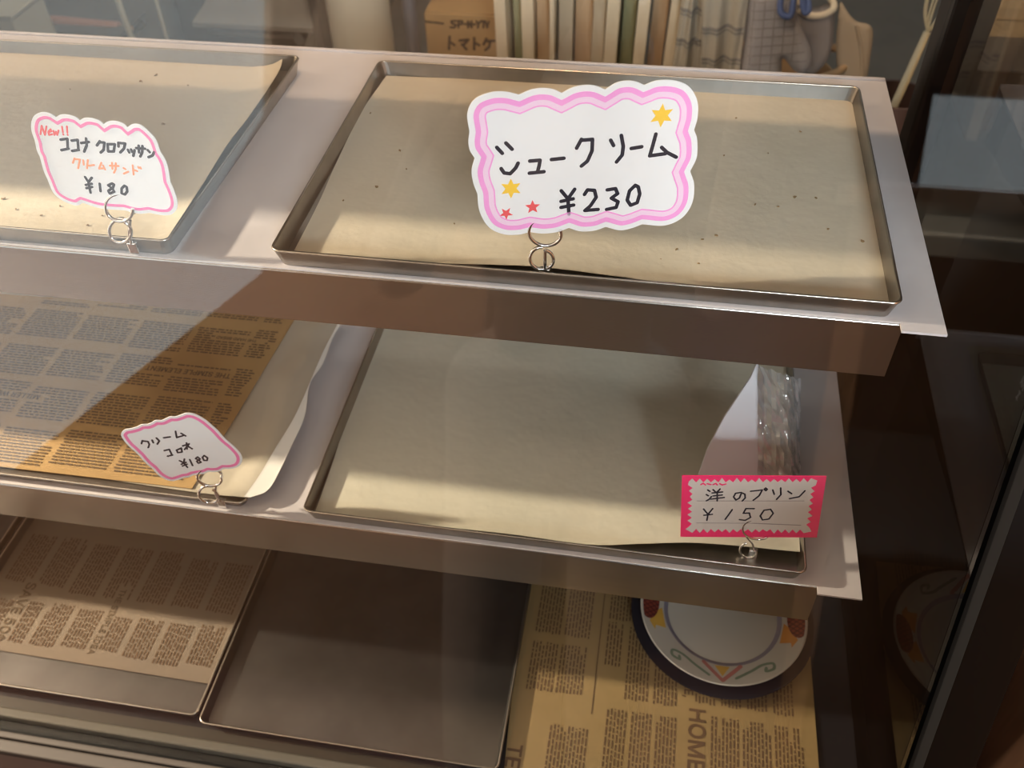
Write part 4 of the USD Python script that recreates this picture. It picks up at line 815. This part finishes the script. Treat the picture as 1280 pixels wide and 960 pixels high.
def person():
    t = thing('person', 'person in dark coat photographing the case, mirrored faintly in the glass', 'person')
    def body(bones, joints, res=.018, it=14):
        mf = m3.Manifold()
        for a, b in bones:
            (pa, ra), (pb, rb) = joints[a], joints[b]
            mf += m3.Manifold.batch_hull([m3.Manifold.sphere(ra, 20).translate(tuple(pa)), m3.Manifold.sphere(rb, 20).translate(tuple(pb))])
        mf = mf.refine_to_length(res); tm = tmesh(mf); trimesh.smoothing.filter_taubin(tm, iterations=it); return tm
    cx = .14; cy = -.86
    wl = CAM - FW*.02 - RT*.085 - UP*.03; wr = CAM - FW*.02 + RT*.075 - UP*.03
    J = {'pel': ((cx, cy-.02, -.10), .125), 'pelL': ((cx-.09, cy-.02, -.12), .105), 'pelR': ((cx+.09, cy-.02, -.12), .105), 'waist': ((cx, cy, .05), .12), 'chest': ((cx, cy, .22), .125), 'chL': ((cx-.10, cy, .22), .105), 'chR': ((cx+.10, cy, .22), .105),
         'shL': ((cx-.185, cy, .30), .062), 'shR': ((cx+.185, cy, .30), .062), 'neck': ((cx, cy+.005, .36), .052), 'head': ((cx, cy+.03, .50), .085),
         'elL': ((cx-.24, cy+.13, .08), .048), 'elR': ((cx+.22, cy+.14, .08), .048), 'wrL': (wl-np.array([.03, .07, .03]), .032), 'wrR': (wr-np.array([-.03, .07, .03]), .032),
         'hiL': ((cx-.09, cy, -.2), .095), 'hiR': ((cx+.09, cy, -.2), .095), 'knL': ((cx-.10, cy+.02, -.66), .065), 'knR': ((cx+.10, cy+.01, -.66), .065), 'anL': ((cx-.10, cy-.02, -1.17), .042), 'anR': ((cx+.10, cy-.03, -1.17), .042)}
    for k_ in J:
        if k_ not in ('wrL', 'wrR', 'anL', 'anR'): J[k_] = ((J[k_][0][0], J[k_][0][1], J[k_][0][2] - (.06 if k_ in ('knL', 'knR') else .12)), J[k_][1])
    coat = body([('pel', 'pelL'), ('pel', 'pelR'), ('pelL', 'hiL'), ('pelR', 'hiR'), ('hiL', 'hiR'), ('pel', 'waist'), ('waist', 'chL'), ('waist', 'chR'), ('chL', 'chR'), ('chL', 'shL'), ('chR', 'shR'), ('shL', 'shR'), ('chest', 'neck'), ('shL', 'elL'), ('elL', 'wrL'), ('shR', 'elR'), ('elR', 'wrR'), ('hiL', 'knL'), ('knL', 'anL'), ('hiR', 'knR'), ('knR', 'anR')], J)
    obj('body', coat, 'coat_dark', t, smooth=60)
    # head with face
    hp = np.array(J['head'][0]); hm = trimesh.creation.icosphere(3); v = hm.vertices*[.074, .092, .112]
    fr = v[:, 1] > 0; v[:, 0] *= 1-.22*np.clip(-v[:, 2]/.112, 0, 1); hm.vertices = v + hp
    obj('head', hm, 'skin', t, smooth=True)
    obj('neck', tube([np.array(J['neck'][0])-[0, 0, .03], hp-[0, .015, .07]], .047, 16), 'skin', t, smooth=60)
    ns = trimesh.creation.torus(.056, .030, major_sections=28, minor_sections=12); ns.vertices = ns.vertices*[1, 1, 1.35]+np.array(J['neck'][0])+[0, .006, .028]; obj('added_dark_scarf', ns, 'trousers_dark', t, smooth=True)  # added dark cover so the neck does not show mirrored
    nose = trimesh.creation.icosphere(2); nose.vertices = nose.vertices*[.013, .018, .024]+hp+[0, .092, -.018]; obj('nose', nose, 'skin', t, smooth=True)
    for sx in (-1, 1):
        e = trimesh.creation.icosphere(2, .012); e.apply_translation(hp+[sx*.031, .079, .004]); obj('eye', e, 'eye_white', t, smooth=True)
        e = trimesh.creation.icosphere(2, .006); e.apply_translation(hp+[sx*.031, .0865, .002]); obj('iris', e, 'hair_black', t, smooth=True)
        e = trimesh.creation.icosphere(2); e.vertices = e.vertices*[.009, .017, .028]+hp+[sx*.075, -.005, -.005]; obj('ear', e, 'skin', t, smooth=True)
        obj('eyebrow', tube([hp+[sx*.016, .086, .026], hp+[sx*.032, .086, .030], hp+[sx*.048, .076, .026]], .003, 6), 'hair_black', t)
    mo = trimesh.creation.icosphere(2); mo.vertices = mo.vertices*[.022, .008, .007]+hp+[0, .080, -.055]; obj('mouth', mo, 'lip_red', t, smooth=True)
    mk = trimesh.creation.icosphere(3); vm = mk.vertices*[.070, .098, .058]; vm[:, 1] = np.maximum(vm[:, 1], .02); mk.vertices = vm+hp+[0, .002, -.052]; obj('added_dark_mask', mk, 'hair_black', t, smooth=60)  # added dark cover to dim the mirrored face
    hr = trimesh.creation.icosphere(3); v = hr.vertices*[.084, .100, .120]; v[:, 1] -= .012; v[:, 2] += .008
    cut = (v[:, 1] > .045) & (v[:, 2] < .032); v[cut, 1] = .035; hr.vertices = v+hp; obj('hair', hr, 'hair_black', t, smooth=60)
    for sx in (-1, 1):
        sh = trimesh.convex.convex_hull(np.array([(cx+sx*.10+dx, cy+dy, FLOOR+dz) for dx in (-.042, .042) for dy, dz in ((-.07, 0), (.19, 0), (.17, .035), (-.07, .09), (.05, .085))])); obj('shoe', sh, 'shoe_black', t)
    # hands around the phone
    for sx, w, name in ((-1, wl, 'wrL'), (1, wr, 'wrR')):
        wp = np.array(J[name][0]); palm = w - FW*.012 - UP*.01 + RT*sx*.012
        mf = m3.Manifold.batch_hull([m3.Manifold.sphere(.022, 16).translate(tuple(wp)), m3.Manifold.sphere(.026, 16).translate(tuple(palm)), m3.Manifold.sphere(.02, 16).translate(tuple(palm+UP*.03))])
        for k in range(4):
            b0 = palm+UP*(.034-.019*k)-FW*.004; L_ = (.034, .038, .036, .028)[k]; b1 = b0-RT*sx*L_*.2+FW*.028; b2 = b1-RT*sx*L_*.55+FW*.0; 
            for p_, q_ in ((b0, b1), (b1, b2)): mf += m3.Manifold.batch_hull([m3.Manifold.sphere(.0085, 10).translate(tuple(p_)), m3.Manifold.sphere(.008, 10).translate(tuple(q_))])
        tb_ = [palm-UP*.02-FW*.01, palm-FW*.022-RT*sx*.012, palm-FW*.02-RT*sx*.035+UP*.01]
        for p_, q_ in zip(tb_[:-1], tb_[1:]): mf += m3.Manifold.batch_hull([m3.Manifold.sphere(.010, 10).translate(tuple(p_)), m3.Manifold.sphere(.0085, 10).translate(tuple(q_))])
        tm = tmesh(mf.refine_to_length(.004)); trimesh.smoothing.filter_taubin(tm, iterations=8); obj('added_dark_glove', tm, 'trousers_dark', t, smooth=60)  # dark gloves added to dim the mirrored hands
    ph = thing('phone', 'black phone held up in landscape by the person in the dark coat', 'phone')
    b = rbx(-.07, .07, -.034, .034, -.0075, 0, .003); M = np.eye(4); M[:3, 0], M[:3, 1], M[:3, 2], M[:3, 3] = RT, UP, FW, CAM-FW*.012-RT*.0-UP*.02
    b.apply_transform(M); obj('case', b, 'phone_black', ph)
    ln = trimesh.creation.cylinder(.004, .0012, sections=20); M2 = M.copy(); M2[:3, 3] = CAM-FW*.0112; ln.apply_transform(M2); obj('lens', ln, 'chrome', ph)
person()
